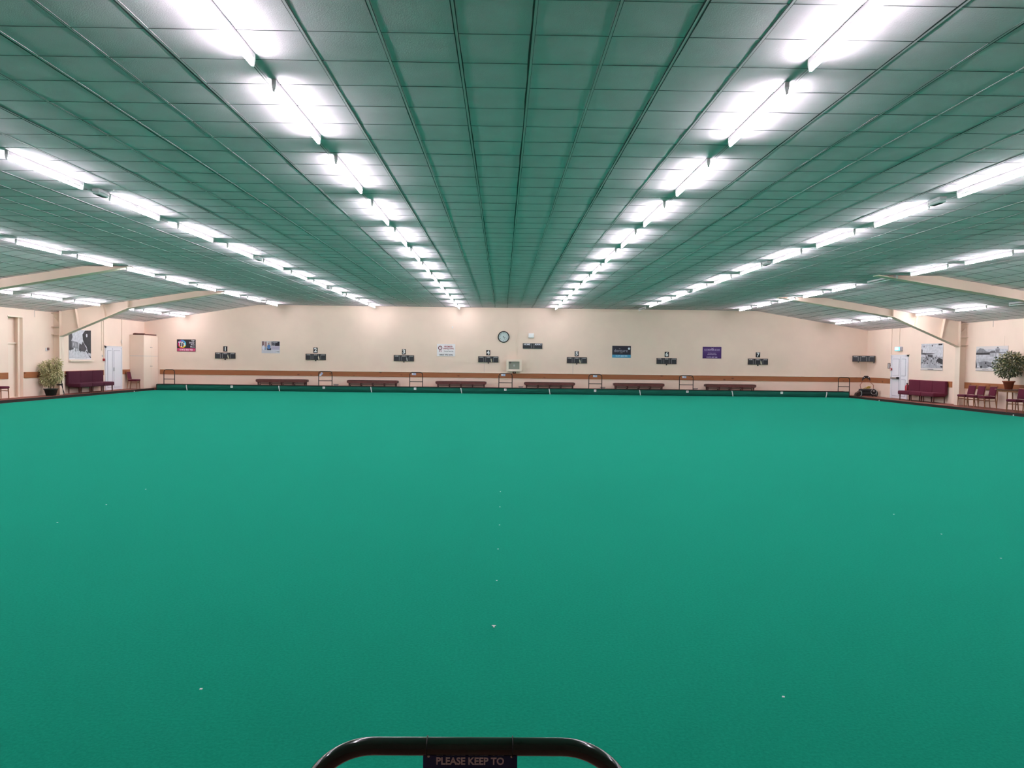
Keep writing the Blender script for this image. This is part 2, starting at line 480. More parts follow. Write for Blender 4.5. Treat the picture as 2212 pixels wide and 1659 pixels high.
    for side, y0, y1, lab in (('L', 2.0, 29.86, 'pine rail on the left wall, near side of recessed doorway'),
                              ('L', 30.85, 32.6, 'short pine rail between recessed doorway and steel column'),
                              ('L', 33.1, 36.98, 'pine rail behind the plum bench'),
                              ('L', 38.8, 39.55, 'short pine rail between white double door and tall cabinet'),
                              ('R', 38.6, YB, 'pine rail in the right back corner behind the sweeper'),
                              ('R', 33.3, 36.8, 'pine rail behind the maroon bench'),
                              ('R', 2.0, 32.45, 'pine rail behind the row of chairs on right wall')):
        mb = MB().box((XL, y0, 0.83), (XL + 0.025, y1, 1.07)) if side == 'L' else MB().box((XR - 0.025, y0, 0.80), (XR, y1, 1.06))
        struct('trim_%d' % k, mb, PINE, lab, 'wall rail'); k += 1
    # floor skirting of the right wall corner
    struct('baseboard_right', MB().box((XR - 0.03, 38.7, PLAT), (XR, YB, PLAT + 0.10)), CREAMGLOSS)


build_room()


def portal(y, side, near, n):
    """steel column, haunch and rafter painted cream, in the plane Y = y"""
    s = -1 if side == 'L' else 1
    xw = XL if s < 0 else XR
    def X(d): return xw - s * d                     # d = distance from the side wall
    xin = -11.6 if s < 0 else 11.6
    if s < 0: lab = 'cream steel roof frame on the left wall'
    else: lab = 'cream steel roof frame on the right wall'
    lab += {0: ', between bench and plants', 1: ', nearer one with only its beam seen', 2: ', overhead near the camera'}[n]
    if s > 0 and n == 0: lab = 'cream steel roof frame on the right wall, between bench and chairs'
    r = thing('portal_frame', lab, 'steel frame', kind='structure')
    D1, D2 = 0.35, 3.2                               # column depth, haunch length
    zt = cz(X(D1))
    zh, zb = 2.57, 3.80                              # haunch foot, rafter underside at the end of the haunch
    dx = abs(xw - xin)
    fw = 0.17
    # column: web and the two flanges
    m = MB().box((min(X(0.01), X(D1)), y - 0.006, PLAT), (max(X(0.01), X(D1)), y + 0.006, zt))
    m.box((min(X(D1), X(D1 - 0.02)), y - fw, PLAT), (max(X(D1), X(D1 - 0.02)), y + fw, zt))
    obj('column', m, STEELC, r)
    # rafter web + haunch web in one plate
    pl = [(X(D1), zh), (X(D2), zb), (xin, ZC + 0.0), (xin, ZC + 0.05), (X(dx - (dx - 6.05)), ZC + 0.05) if dx > 6.05 else (xin, ZC + 0.05), (X(D1), zt + 0.03)]
    obj('rafter_web', MB().prism(pl, 'y', y - 0.006, y + 0.006), STEELC, r)
    # bottom flange
    fl = MB()
    for (a, za), (b, zb_) in (((X(D1), zh), (X(D2), zb)), ((X(D2), zb), (xin, ZC))):
        fl.prism([(a, za), (b, zb_), (b, zb_ - 0.025), (a, za - 0.025)], 'y', y - fw, y + fw)
    obj('bottom_flange', fl, STEELC, r)
    # stiffeners on the haunch and column
    def zlow(d):
        return zh + (zb - zh) * (d - D1) / (D2 - D1) if d < D2 else zb
    for d, lean in ((D2, 0.0), (D1 + 0.78, 0.14), (D1 + 1.9, 0.1)):
        st = MB()
        xt, xb2 = X(d - lean), X(d)
        st.prism([(xt - 0.012, cz(xt)), (xt + 0.012, cz(xt)), (xb2 + 0.012, zlow(d) - 0.01), (xb2 - 0.012, zlow(d) - 0.01)], 'y', y - fw + 0.01, y + fw - 0.01)
        obj('stiffener', st, STEELC, r)
    for z in (3.52, 2.95, 2.62):
        obj('stiffener', MB().box((min(X(0.0), X(D1)), y - fw + 0.01, z), (max(X(0.0), X(D1)), y + fw - 0.01, z + 0.015)), STEELC, r)
    st = MB().prism([(X(0.02), 3.40), (X(0.02), 3.37), (X(D1), 3.01), (X(D1), 3.04)], 'y', y - 0.05, y - 0.004)
    obj('brace', st, STEELC, r)
    return r


for i, y in enumerate((32.9, 24.2, 15.5)):
    portal(y, 'L', 0, i)
for i, y in enumerate((32.4, 23.9, 15.4)):
    portal(y, 'R', 0, i)


# ------------------------------------------------------------------ fluorescent lights
L_T = 1.9
def make_light(lit=True):
    r = thing('fluorescent_light', '', 'ceiling light', group='fluorescent lights in rows on the ceiling')
    obj('batten', MB().box((-0.02, 0, -0.05), (0.02, L_T, 0.0)), BATTEN, r)
    obj('tube', MB().tube([(0, 0.03, -0.098), (0, L_T - 0.03, -0.098)], 0.018, 10, caps=True), TUBEM if lit else TUBEOFF, r)
    for y in (0.0, L_T - 0.03):
        m = MB().prism([(-0.022, 0), (0.022, 0), (0.022, -0.055), (0.008, -0.118), (-0.008, -0.118), (-0.022, -0.055)], 'y', y, y + 0.03)
        obj('end_cap', m, WHITEPL, r)
    return r


ORD = ['nearest to', 'second from', 'third from', 'fourth from', 'fifth from', 'sixth from', 'seventh from', 'eighth from', 'ninth from', 'tenth from',
       'eleventh from', 'twelfth from', 'thirteenth from', 'fourteenth from', 'fifteenth from', 'sixteenth from', 'seventeenth from']
ROWN = {'LD': 'outermost left ceiling row', 'LC': 'second ceiling row from left', 'LB': 'third ceiling row from left', 'LA': 'left row over lane four',
        'RA': 'right row over lane four', 'RB': 'third ceiling row from right', 'RC': 'second ceiling row from right', 'RD': 'outermost right ceiling row'}
ROWS = {   # row: x, far ends of the tubes measured in the hall, {unlit ones}
    'LA': (-2.30, [40.72, 38.1, 35.25, 32.4, 29.56, 26.65, 23.92, 21.11, 18.25, 15.41, 12.5, 9.65, 7.12, 4.2], ()),
    'RA': (2.76, [40.46, 37.7, 35.0, 32.2, 29.41, 26.57, 23.73, 20.88, 18.05, 15.19, 12.36, 9.49, 7.03, 4.1], ()),
    'LB': (-6.75, [40.75, 38.1, 35.2, 32.3, 29.45, 26.57, 23.71, 20.87, 18.01, 15.23, 12.49, 9.7, 6.9, 4.1], ()),
    'RB': (7.18, [40.6, 37.64, 34.75, 31.85, 29.02, 26.14, 23.27, 20.45, 17.64, 14.89, 12.17, 9.4, 6.6, 3.8], (0,)),
    'LC': (-11.71, [40.16, 37.36, 34.41, 31.57, 28.83, 26.04, 23.27, 20.6, 17.8, 15.0, 12.2, 9.4, 6.6, 3.8], ()),
    'RC': (12.17, [39.5, 36.75, 33.89, 31.11, 28.38, 25.6, 22.9, 20.21, 17.4, 14.6, 11.8, 9.0, 6.2, 3.4], (5,)),
    'LD': (-16.75, [40.8, 38.0, 35.2, 32.25, 29.5, 26.55, 23.7, 20.8, 17.9, 15.0, 12.2, 9.4, 6.6, 3.8], ()),
    'RD': (17.35, [39.95, 37.1, 34.5, 32.15, 29.35, 26.2, 23.6, 20.8, 17.9, 15.0, 12.2, 9.4, 6.6, 3.8], (5,)),
}
proto = {True: None, False: None}
for row, (x, ends, off) in ROWS.items():
    for i, ye in enumerate(ends):
        lit = i not in off
        loc = (x, ye - L_T, cz(x) - 0.004)
        lab = '%s fluorescent light, %s the back wall in the %s' % ('glowing' if lit else 'unlit', ORD[i], ROWN[row])
        if proto[lit] is None:
            proto[lit] = o = make_light(lit); o.location = loc
        else:
            o = copy_tree(proto[lit]); o.location = loc
        o['label'] = lab

# bulkhead emergency lights between the tubes
def make_bulkhead():
    r = thing('emergency_light', '', 'emergency light', group='clear emergency lights in the side rows')
    obj('base', MB().rbox((-0.06, -0.17, -0.05), (0.06, 0.17, 0.0), 0.01), BATTEN, r)
    obj('lens', MB().rbox((-0.055, -0.165, -0.10), (0.055, 0.165, -0.045), 0.02), CLEARPL, r)
    obj('reflector', MB().box((-0.03, -0.12, -0.104), (0.03, 0.12, -0.098)), GAP, r)
    return r
bp = None
for x, y, lab in ((-6.75, 13.05, 'clear oblong emergency light in the third ceiling row from left, nearest one'),
                  (7.18, 12.75, 'clear oblong emergency light in the third ceiling row from right, nearest one'),
                  (-6.75, 21.38, 'clear emergency light in third ceiling row from left, halfway to back wall'),
                  (7.18, 21.0, 'clear emergency light in third ceiling row from right, halfway to back wall'),
                  (7.18, 29.58, 'clear emergency light, third row from right, farthest towards the back wall'),
                  (-6.75, 29.95, 'clear emergency light, third row from left, farthest towards the back wall')):
    if bp is None: bp = make_bulkhead(); o = bp
    else: o = copy_tree(bp)
    o.location = (x, y, ZC - 0.004); o['label'] = lab


# ------------------------------------------------------------------ doors
def white_door(n, xw, y0, y1, ztop, rz, panic, lab):
    """uPVC double door on a side wall, local x along the wall, front towards -y"""
    w = y1 - y0
    r = thing('door_%d' % n, lab, 'door', (xw, (y0 + y1) / 2, PLAT), rz, kind='structure')
    h = ztop - PLAT
    fr = MB()
    fr.box((-w / 2, -0.06, 0), (-w / 2 + 0.08, 0.0, h)).box((w / 2 - 0.08, -0.06, 0), (w / 2, 0, h)).box((-w / 2, -0.06, h - 0.08), (w / 2, 0, h))
    obj('door_frame', fr, WHITEPVC, r)
    obj('lintel', MB().box((-w / 2 - 0.05, -0.07, h), (w / 2 + 0.05, 0, h + 0.04)), CREAMGLOSS, r)
    mid = 0.12 if rz < 0 else -0.12
    for a, b in ((-w / 2 + 0.09, mid - 0.015), (mid + 0.015, w / 2 - 0.09)):
        lf = obj('door_leaf', MB().box((a, -0.045, 0.01), (b, -0.005, h - 0.085)), WHITEPVC, r)
        for z0, z1 in ((0.12, 0.95), (1.12, h - 0.2)) if panic else ((0.12, h - 0.2),):
            obj('door_panel', MB().box((a + 0.10, -0.052, z0), (b - 0.10, -0.044, z1)), GREYLINE, lf)
            obj('door_panel', MB().box((a + 0.115, -0.058, z0 + 0.015), (b - 0.115, -0.05, z1 - 0.015)), WHITEPVC, lf)
    obj('gasket', MB().box((mid - 0.015, -0.04, 0.01), (mid + 0.015, -0.004, h - 0.085)), GREYLINE, r)
    if panic:
        hb = MB().rbox((-w / 2 + 0.14, -0.14, 0.97), (mid - 0.08, -0.06, 1.06), 0.02)
        obj('panic_bar', hb, CHROME, r); obj('bar_end', MB().rbox((mid - 0.2, -0.15, 0.965), (mid - 0.07, -0.055, 1.07), 0.02), BLACK, r)
    else:
        obj('handle', MB().rbox((mid + 0.06, -0.10, 0.93), (mid + 0.09, -0.045, 1.1), 0.01), CHROME, r)
    return r


white_door(2, XL, 37.08, 38.68, 2.22, PI / 2, False, 'white plastic double door on the left wall between bench and cabinet')
white_door(3, XR, 36.95, 38.57, 2.25, -PI / 2, True, 'white plastic double door with panic bar under the lit exit sign')
r = thing('door_1', 'recessed cream doorway in the left wall left of the bushy plant', 'door', (XL, 30.355, PLAT), PI / 2, kind='structure')
obj('door_leaf', MB().box((-0.44, 0.30, 0), (0.44, 0.355, 2.1)), CREAMGLOSS, r)
obj('head_ledge', MB().box((-0.45, 0.22, 2.1), (0.45, 0.355, 2.16)), CREAMGLOSS, r)
obj('over_panel', MB().box((-0.44, 0.32, 2.16), (0.44, 0.355, 3.15)), CREAM, r)
obj('door_stop', MB().box((0.36, 0.12, 0), (0.452, 0.16, 3.15)), CREAMGLOSS, r)
obj('switch_box', MB().rbox((-0.40, 0.29, 2.35), (-0.32, 0.325, 2.55), 0.008), PALE, r)
obj('frame_top', MB().box((-0.48, -0.012, 3.14), (0.48, 0.05, 3.19)), CREAMGLOSS, r)

# ------------------------------------------------------------------ scoreboards on the back wall
def wall_pt(u, v): return on_y(u, v, YB)


def make_scoreboard(w, h):
    r = thing('scoreboard', '', 'scoreboard', group='black rink scoreboards along the back wall')
    b = board(r, 'board', w, h, SLATE, 0.03)
    fr = MB()
    fr.box((-w / 2, -0.045, h / 2 - 0.018), (w / 2, -0.001, h / 2)).box((-w / 2, -0.045, -h / 2), (w / 2, -0.001, -h / 2 + 0.022))
    fr.box((-w / 2, -0.045, -h / 2), (-w / 2 + 0.02, -0.001, h / 2)).box((w / 2 - 0.02, -0.045, -h / 2), (w / 2, -0.001, h / 2))
    obj('frame', fr, mat('board_frame', (0.05, 0.03, 0.022), 0.5, 0.3), r)
    for x in (-0.235, -0.135, 0.135, 0.25):
        obj('divider', MB().box((w * x - 0.005, -0.038, -h / 2 + 0.02), (w * x + 0.005, -0.03, h / 2 - 0.03)), LGREY, r)
    for x, s in ((-0.365, 'HOME'), (0.0, 'ENDS'), (0.375, 'AWAY')):
        text(r, s, 0.075, PALE, x * w, h / 2 - 0.055, -0.034, bold=0.002, sx=0.95)
    return r


def numberplate(u0, v0, u1, v1, n):
    a, b = wall_pt(u0, v0), wall_pt(u1, v1)
    w, h = b.x - a.x, a.z - b.z
    r = thing('number_plate', 'black plate with a white figure %d above its scoreboard' % n, 'number sign', ((a.x + b.x) / 2, YB, (a.z + b.z) / 2), group='rink number plates on the back wall')
    board(r, 'plate', w, h, BLACK, 0.012)
    text(r, str(n), h * 1.02, WHITEPL, 0, 0, -0.014, bold=0.011, sx=1.05)


plates = [(482.4, 748, 491.3, 759.7), (677, 750.8, 686.2, 762.6), (868.3, 754.3, 876.6, 765.7), (1050.3, 756.3, 1058.8, 767.7),
          (1241.6, 758.8, 1250, 769.8), (1435.8, 760, 1444.7, 771.3), (1632.6, 761, 1641.9, 772.2)]
boards = [(464.7, 761.7, 509, 774.4), (660.6, 764.4, 704, 777.4), (851.6, 767.5, 893.8, 780.1), (1034, 769.8, 1075.6, 782.5),
          (1225, 772, 1266.9, 784.3), (1417.8, 773.7, 1461.3, 785.9), (1614.5, 775, 1659.2, 787.5)]
sb = None
for i, (pb, bb) in enumerate(zip(plates, boards)):
    numberplate(*pb, i + 1)
    a, b = wall_pt(bb[0], bb[1]), wall_pt(bb[2], bb[3])
    loc = ((a.x + b.x) / 2, YB, (a.z + b.z) / 2)
    if sb is None: sb = make_scoreboard(1.075, 0.32); o = sb
    else: o = copy_tree(sb)
    o.location = loc
    o['label'] = 'black wall scoreboard under the number plate with figure %d' % (i + 1)
    # small black pointer under the board and the cloth hanging from it
    q = thing('counter_knob', 'small black knob under the scoreboard of rink %d' % (i + 1), 'knob', (loc[0], YB, loc[2] - 0.20), group='black knobs under the scoreboards')
    obj('knob', MB().tube([(0, 0, 0), (0, -0.05, 0)], 0.035, 10), BLACK, q)
    obj('stem', MB().box((-0.012, -0.02, 0.0), (0.012, -0.001, 0.045)), BLACK, q)
    if i != 5:
        q = tag(obj('chalk_cloth', MB().prism([(-0.02, 0.10), (0.015, 0.07), (0.05, -0.06), (0.02, -0.12), (-0.01, -0.05), (-0.035, 0.04)], 'y', -0.065, -0.05),
                    mat('pale_cloth', (0.62, 0.58, 0.42), 0.9, 0.1) if i != 2 else LGREY), 'pale cloth hanging on the front of scoreboard %d' % (i + 1), 'cloth', 'cloths hanging on the scoreboards')
        q.location = (loc[0] + 0.16, YB, loc[2] - 0.06)
    wire_x = loc[0] - 0.21
    if i in (0, 1, 2, 3, 4, 6):
        q = tag(obj('cable', MB().box((-0.006, -0.012, 0), (0.006, -0.001, loc[2] - 0.16 - 1.10)), LGREY if i in (3, 4) else CREAMGLOSS),
                'thin cable from scoreboard %d down to the rail' % (i + 1), 'cable', 'thin cables below the scoreboards')
        q.location = (wire_x, YB, 1.10)

# the corner scoreboard (set across the right back corner)
ra = Vector((18.80, YB - 0.10)); rb = Vector((19.60, YB - 1.02))
mid = (ra + rb) / 2
ang = math.atan2(rb.y - ra.y, rb.x - ra.x)
o = copy_tree(sb); o.location = (mid.x, mid.y, 2.06); o.rotation_euler = (0, 0, ang); o.scale = (1.10, 1, 1)
o['label'] = 'black scoreboard set across the right back corner above the sweeper'; del o['group']
q = tag(obj('corner_cable', MB().box((-0.008, -0.015, 0), (0.008, -0.001, 0.78)), CREAMGLOSS), 'cable running down below the corner scoreboard', 'cable')
p = wall_pt(1858, 815); q.location = (p.x, YB, 1.10)
obj('bracket', MB().box((0.48, -0.05, -0.24), (0.52, -0.01, -0.15)).box((-0.27, -0.05, -0.20), (-0.23, -0.01, -0.15)), BLACK, o)

# home/away board
def rect(u0, v0, u1, v1):
    a, b = wall_pt(u0, v0), wall_pt(u1, v1)
    return ((a.x + b.x) / 2, YB, (a.z + b.z) / 2), b.x - a.x, a.z - b.z

loc, w, h = rect(1129.5, 741.3, 1171.4, 753.4)
r = thing('score_board', 'wide black board lettered HOME and AWAY below the white box', 'scoreboard', loc)
board(r, 'board', w, h, SLATE, 0.03)
text(r, 'HOME', 0.125, SIGNWHITE, -w * 0.29, h / 2 - 0.065, -0.034, bold=0.004)
text(r, 'AWAY', 0.125, SIGNWHITE, w * 0.29, h / 2 - 0.065, -0.034, bold=0.004)
for x in (-0.07, 0.07): obj('divider', MB().box((w * x - 0.006, -0.038, -h / 2 + 0.02), (w * x + 0.006, -0.03, h / 2 - 0.02)), LGREY, r)

# clock: hands read about 4:26
c = wall_pt(1087.9, 727.7)
r = thing('wall_clock', 'round white wall clock with a black rim', 'clock', c)
R0 = 0.31
rot = Matrix.Rotation(PI / 2, 4, 'X')
obj('rim', MB().lathe([(R0, 0), (R0, 0.05), (R0 - 0.02, 0.06), (R0 - 0.05, 0.05), (R0 - 0.05, 0.0)], 40, rot), BLACK, r)
obj('face', MB().lathe([(0, 0.02), (R0 - 0.045, 0.02)], 40, rot), mat('clock_face', (0.62, 0.70, 0.68), 0.4, 0.3), r)
for k in range(12):
    a = PI / 2 - k * PI / 6
    text(r, str(k or 12), 0.062, BLACK, 0.2 * math.cos(a), 0.2 * math.sin(a), -0.024, bold=0.001, name='numeral')
def hand(a, l, wd, y):
    d = Vector((math.sin(a), math.cos(a))); n_ = Vector((d.y, -d.x)) * wd
    return MB().prism([tuple(-d * 0.04 + n_), tuple(d * l + n_ * 0.4), tuple(d * l - n_ * 0.4), tuple(-d * 0.04 - n_)], 'y', y - 0.003, y)
obj('hour_hand', hand(math.radians(112), 0.13, 0.010, -0.030), BLACK, r)
obj('minute_hand', hand(math.radians(156), 0.18, 0.009, -0.036), BLACK, r)

loc, w, h = rect(1141.6, 720, 1153.3, 730)
r = thing('junction_box', 'plain white box above the HOME and AWAY board', 'wall box', loc)
obj('box', MB().rbox((-w / 2, -0.09, -h / 2), (w / 2, -0.001, h / 2), 0.012), WHITEPL, r)
obj('lid', MB().rbox((-w / 2 + 0.02, -0.097, -h / 2 + 0.02), (w / 2 - 0.02, -0.088, h / 2 - 0.02), 0.003), WHITEPL, r)
p0, p1 = wall_pt(1117.2, 670), wall_pt(1117.2, 776)
q = tag(obj('cable_trunking', MB().box((-0.03, -0.02, 0), (0.03, -0.001, ZC - p1.z)), CREAM), 'vertical cream trunking from the ceiling to the glazed wall case', 'trunking')
q.location = (p0.x, YB, p1.z)
p = wall_pt(1149.5, 740)
q = tag(obj('cable', MB().box((-0.007, -0.012, 0), (0.007, -0.001, p.z - 1.10)), CREAMGLOSS), 'long thin cable from white box down past the HOME board', 'cable')
q.location = (p.x, YB, 1.10)
p = wall_pt(977.4, 707)
r = tag(obj('wall_sensor', MB().rbox((-0.025, -0.03, -0.05), (0.025, -0.001, 0.05), 0.008), WHITEPL), 'tiny white sensor high on the wall above the white sign', 'sensor'); r.location = p

# glazed wall case
loc, w, h = rect(1094.5, 777, 1125.8, 801.5)
r = thing('wall_case', 'cream glazed wall case between scoreboards four and five', 'wall case', loc)
d = 0.26
bx = MB()
bx.box((-w / 2, -d, -h / 2), (w / 2, 0, -h / 2 + 0.03)).box((-w / 2, -d, h / 2 - 0.03), (w / 2, 0, h / 2)).box((-w / 2, -d, -h / 2), (-w / 2 + 0.03, 0, h / 2)).box((w / 2 - 0.03, -d, -h / 2), (w / 2, 0, h / 2)).box((-w / 2, -0.02, -h / 2), (w / 2, -0.001, h / 2))
obj('case', bx, CREAMGLOSS, r)
iw, ih = 0.29, 0.205
dr = MB()
dr.box((-w / 2 - 0.02, -d - 0.04, -h / 2 - 0.02), (w / 2 + 0.02, -d, -ih)).box((-w / 2 - 0.02, -d - 0.04, ih), (w / 2 + 0.02, -d, h / 2 + 0.02)).box((-w / 2 - 0.02, -d - 0.04, -ih), (-iw, -d, ih)).box((iw, -d - 0.04, -ih), (w / 2 + 0.02, -d, ih))
dd = obj('case_door', dr, CREAMGLOSS, r)
gm = bpy.data.materials.new('case_glass'); gm.use_nodes = True
gb = gm.node_tree.nodes['Principled BSDF']; gb.inputs['Base Color'].default_value = (0.6, 0.65, 0.6, 1); gb.inputs['Roughness'].default_value = 0.05; gb.inputs['Alpha'].default_value = 0.14
obj('glass', MB().box((-iw, -d - 0.02, -ih), (iw, -d - 0.016, ih)), gm, dd)
obj('inner_panel', MB().box((-w / 2 + 0.03, -0.05, -h / 2 + 0.03), (w / 2 - 0.03, -0.021, h / 2 - 0.03)), mat('grey_green', (0.45, 0.45, 0.36), 0.6, 0.2), r)
obj('switch', MB().rbox((-0.03, -0.09, -0.06), (0.05, -0.05, 0.05), 0.01), WHITEPL, r)
obj('bell', MB().tube([(-0.2, -0.05, 0.15), (-0.2, -0.11, 0.15)], 0.05, 12), DARKWOOD, r)
p = wall_pt(1110.8, 804.8)
r = thing('wall_socket', 'small dark socket under the glazed wall case', 'socket', (p.x, YB, p.z))
obj('plate', MB().rbox((-0.085, -0.05, -0.05), (0.085, -0.001, 0.06), 0.008), DARKWOOD, r)
obj('rocker', MB().rbox((-0.03, -0.06, -0.02), (0.03, -0.045, 0.03), 0.004), LGREY, r)

# ------------------------------------------------------------------ advertising signs
loc, w, h = rect(382.4, 733, 422.8, 759.7)
r = thing('advert_sign', 'black and pink advert sign with a rainbow ring, left of board one', 'sign', loc)
board(r, 'board', w, h, BLACK, 0.015)
PINK, PK2 = rgbm(190, 70, 110), rgbm(225, 170, 190)
sh = [(rc(0.015, 0.02, 0.985, 0.27), PINK), (rc(0.01, 0.01, 0.99, 0.03), rgbm(80, 30, 40))]
cols = [rgbm(225, 205, 60), rgbm(235, 120, 60), rgbm(215, 50, 110), rgbm(150, 60, 160), rgbm(60, 130, 200), rgbm(70, 180, 200)]
for k in range(6):
    a0 = -PI * 0.1 - k * PI / 3
    sh.append(([(0.27, 0.62)] + ell(0.27, 0.62, 0.22, 0.33, 8, a0, a0 - PI / 3), cols[k]))
sh.append((ell(0.27, 0.62, 0.15, 0.225, 16), rgbm(60, 40, 50)))
artwork(r, 'print', w, h, sh, -0.016)
text(r, "TJ's", 0.30, WHITEPL, -w * 0.24, h * 0.12, -0.022, bold=0.008, sx=0.85)
for k, s in enumerate(('Sign', 'Design', 'Print', 'More')):
    text(r, s, 0.105, SIGNWHITE, w * 0.45, h * (0.40 - 0.17 * k), -0.022, align='RIGHT', bold=0.001)
text(r, '01473 805 920', 0.115, rgbm(240, 215, 225), 0, -h * 0.355, -0.022, bold=0.003)

loc, w, h = rect(565.4, 736.7, 604.5, 763.3)
r = thing('advert_sign', 'white advert sign with a photo and a black text box', 'sign', loc)
board(r, 'board', w, h, rgbm(205, 202, 208), 0.015)
artwork(r, 'print', w, h, [
    (rc(0.02, 0.25, 0.53, 0.98), rgbm(190, 180, 178)), (rc(0.02, 0.6, 0.12, 0.98), rgbm(120, 95, 95)), (rc(0.17, 0.55, 0.27, 0.95), rgbm(160, 130, 130)),
    (ell(0.1, 0.45, 0.07, 0.2), rgbm(215, 215, 225)), (ell(0.22, 0.4, 0.06, 0.14), rgbm(140, 160, 185)), (rc(0.3, 0.6, 0.36, 0.98), rgbm(210, 205, 205)),
    (rc(0.31, 0.25, 0.52, 0.42), rgbm(50, 50, 62)), (ell(0.4, 0.53, 0.09, 0.2), rgbm(85, 125, 180)), (ell(0.39, 0.78, 0.035, 0.07), rgbm(150, 110, 95)),
    (rc(0.54, 0.6, 0.99, 0.97), rgbm(35, 28, 38)), (rc(0.54, 0.3, 0.99, 0.57), rgbm(180, 170, 190)), (rc(0.8, 0.03, 0.97, 0.2), rgbm(228, 228, 230))], -0.016)
for k, s in enumerate(('Caring for', 'you &', 'family')):
    text(r, s, 0.075, SIGNWHITE, w * 0.06, h * (0.40 - 0.13 * k), -0.023, align='LEFT')
text(r, 'www.carehomes.co.uk', 0.055, LGREY, -w * 0.15, -h * 0.38, -0.023)
text(r, 'CARE', 0.07, BLACK, w * 0.385, -h * 0.38, -0.023, bold=0.002)

loc, w, h = rect(944.2, 743, 983.1, 769.7)
r = thing('advert_sign', 'white advert sign with red lettering and a rosette, beside scoreboard four', 'sign', loc)
board(r, 'board', w, h, rgbm(236, 232, 232), 0.02)
DR = rgbm(150, 45, 60)
artwork(r, 'rosette', w, h, [(ell(0.175, 0.68, 0.115, 0.17, 24), rgbm(105, 40, 50)), (ell(0.175, 0.68, 0.075, 0.11, 20), rgbm(240, 228, 230)), (ell(0.175, 0.68, 0.025, 0.035), rgbm(140, 130, 130)),
                         ([(0.12, 0.5), (0.17, 0.5), (0.14, 0.33), (0.10, 0.36)], rgbm(170, 130, 135)), ([(0.19, 0.5), (0.235, 0.5), (0.25, 0.36), (0.21, 0.33)], rgbm(170, 130, 135))], -0.021)
text(r, 'Improvements by', 0.05, LGREY, w * 0.13, h * 0.43, -0.022)
text(r, 'PREMIER', 0.105, DR, w * 0.13, h * 0.28, -0.022, bold=0.003, sx=1.15)
text(r, 'WINDOWS', 0.105, DR, w * 0.13, h * 0.12, -0.022, bold=0.003, sx=1.05)
text(r, '&', 0.06, BLACK, w * 0.12, h * 0.02, -0.022)
text(r, 'Conservatories', 0.088, SLATE, w * 0.14, -h * 0.09, -0.022, bold=0.001, sx=0.92)
text(r, 'Phone Free on', 0.05, LGREY, 0, -h * 0.25, -0.022)
text(r, '0800 0961696', 0.11, SLATE, 0, -h * 0.39, -0.022, bold=0.003, sx=1.12)

loc, w, h = rect(1322.7, 747, 1362.4, 772.9)
r = thing('advert_sign', 'dark navy advert sign with a light blue bottom band', 'sign', loc)
board(r, 'board', w, h, rgbm(42, 40, 52), 0.015)
artwork(r, 'print', w, h, [(rc(0.0, 0.0, 1.0, 0.25), rgbm(75, 155, 190)), (ell(0.90, 0.77, 0.06, 0.1, 18), rgbm(215, 225, 232))], -0.016)
text(r, 'the', 0.06, LGREY, -w * 0.1, h * 0.27, -0.022)
text(r, 'denture', 0.235, rgbm(165, 165, 180), -w * 0.04, h * 0.09, -0.022, bold=-0.001)
text(r, 'centre', 0.06, LGREY, -w * 0.02, -h * 0.09, -0.022)
text(r, '01473 805 999', 0.11, rgbm(185, 225, 235), 0, -h * 0.37, -0.022, bold=0.002, sx=0.95)

loc, w, h = rect(1518, 748.9, 1557.8, 774.5)
r = thing('advert_sign', 'purple advert sign with white lettering, left of scoreboard seven', 'sign', loc)
board(r, 'board', w, h, rgbm(68, 38, 100), 0.015)
PL, PL2 = rgbm(200, 185, 215), rgbm(110, 85, 140)
artwork(r, 'print', w, h, [(rc(0.05, 0.85, 0.42, 0.87), PL2), (rc(0.62, 0.85, 0.95, 0.87), PL2), (rc(0.05, 0.61, 0.95, 0.63), PL2), (rc(0.05, 0.54, 0.95, 0.56), PL2),
                       ([(0.43, 0.9), (0.46, 0.9), (0.60, 0.8), (0.57, 0.8)], PL), ([(0.57, 0.9), (0.60, 0.9), (0.46, 0.8), (0.43, 0.8)], PL)], -0.016)
text(r, 'A.E. SKINNER & SON', 0.093, PL, 0, h * 0.23, -0.022, bold=0.003)
text(r, 'Furniture repairs', 0.062, PL, 0, -h * 0.05, -0.022, bold=0.001)
text(r, 'House Removals', 0.072, PL, 0, -h * 0.165, -0.022, bold=0.002)
text(r, 'tel', 0.04, PL2, 0, -h * 0.28, -0.022)
text(r, '01473 607 446', 0.095, PL, 0, -h * 0.40, -0.022, bold=0.002)

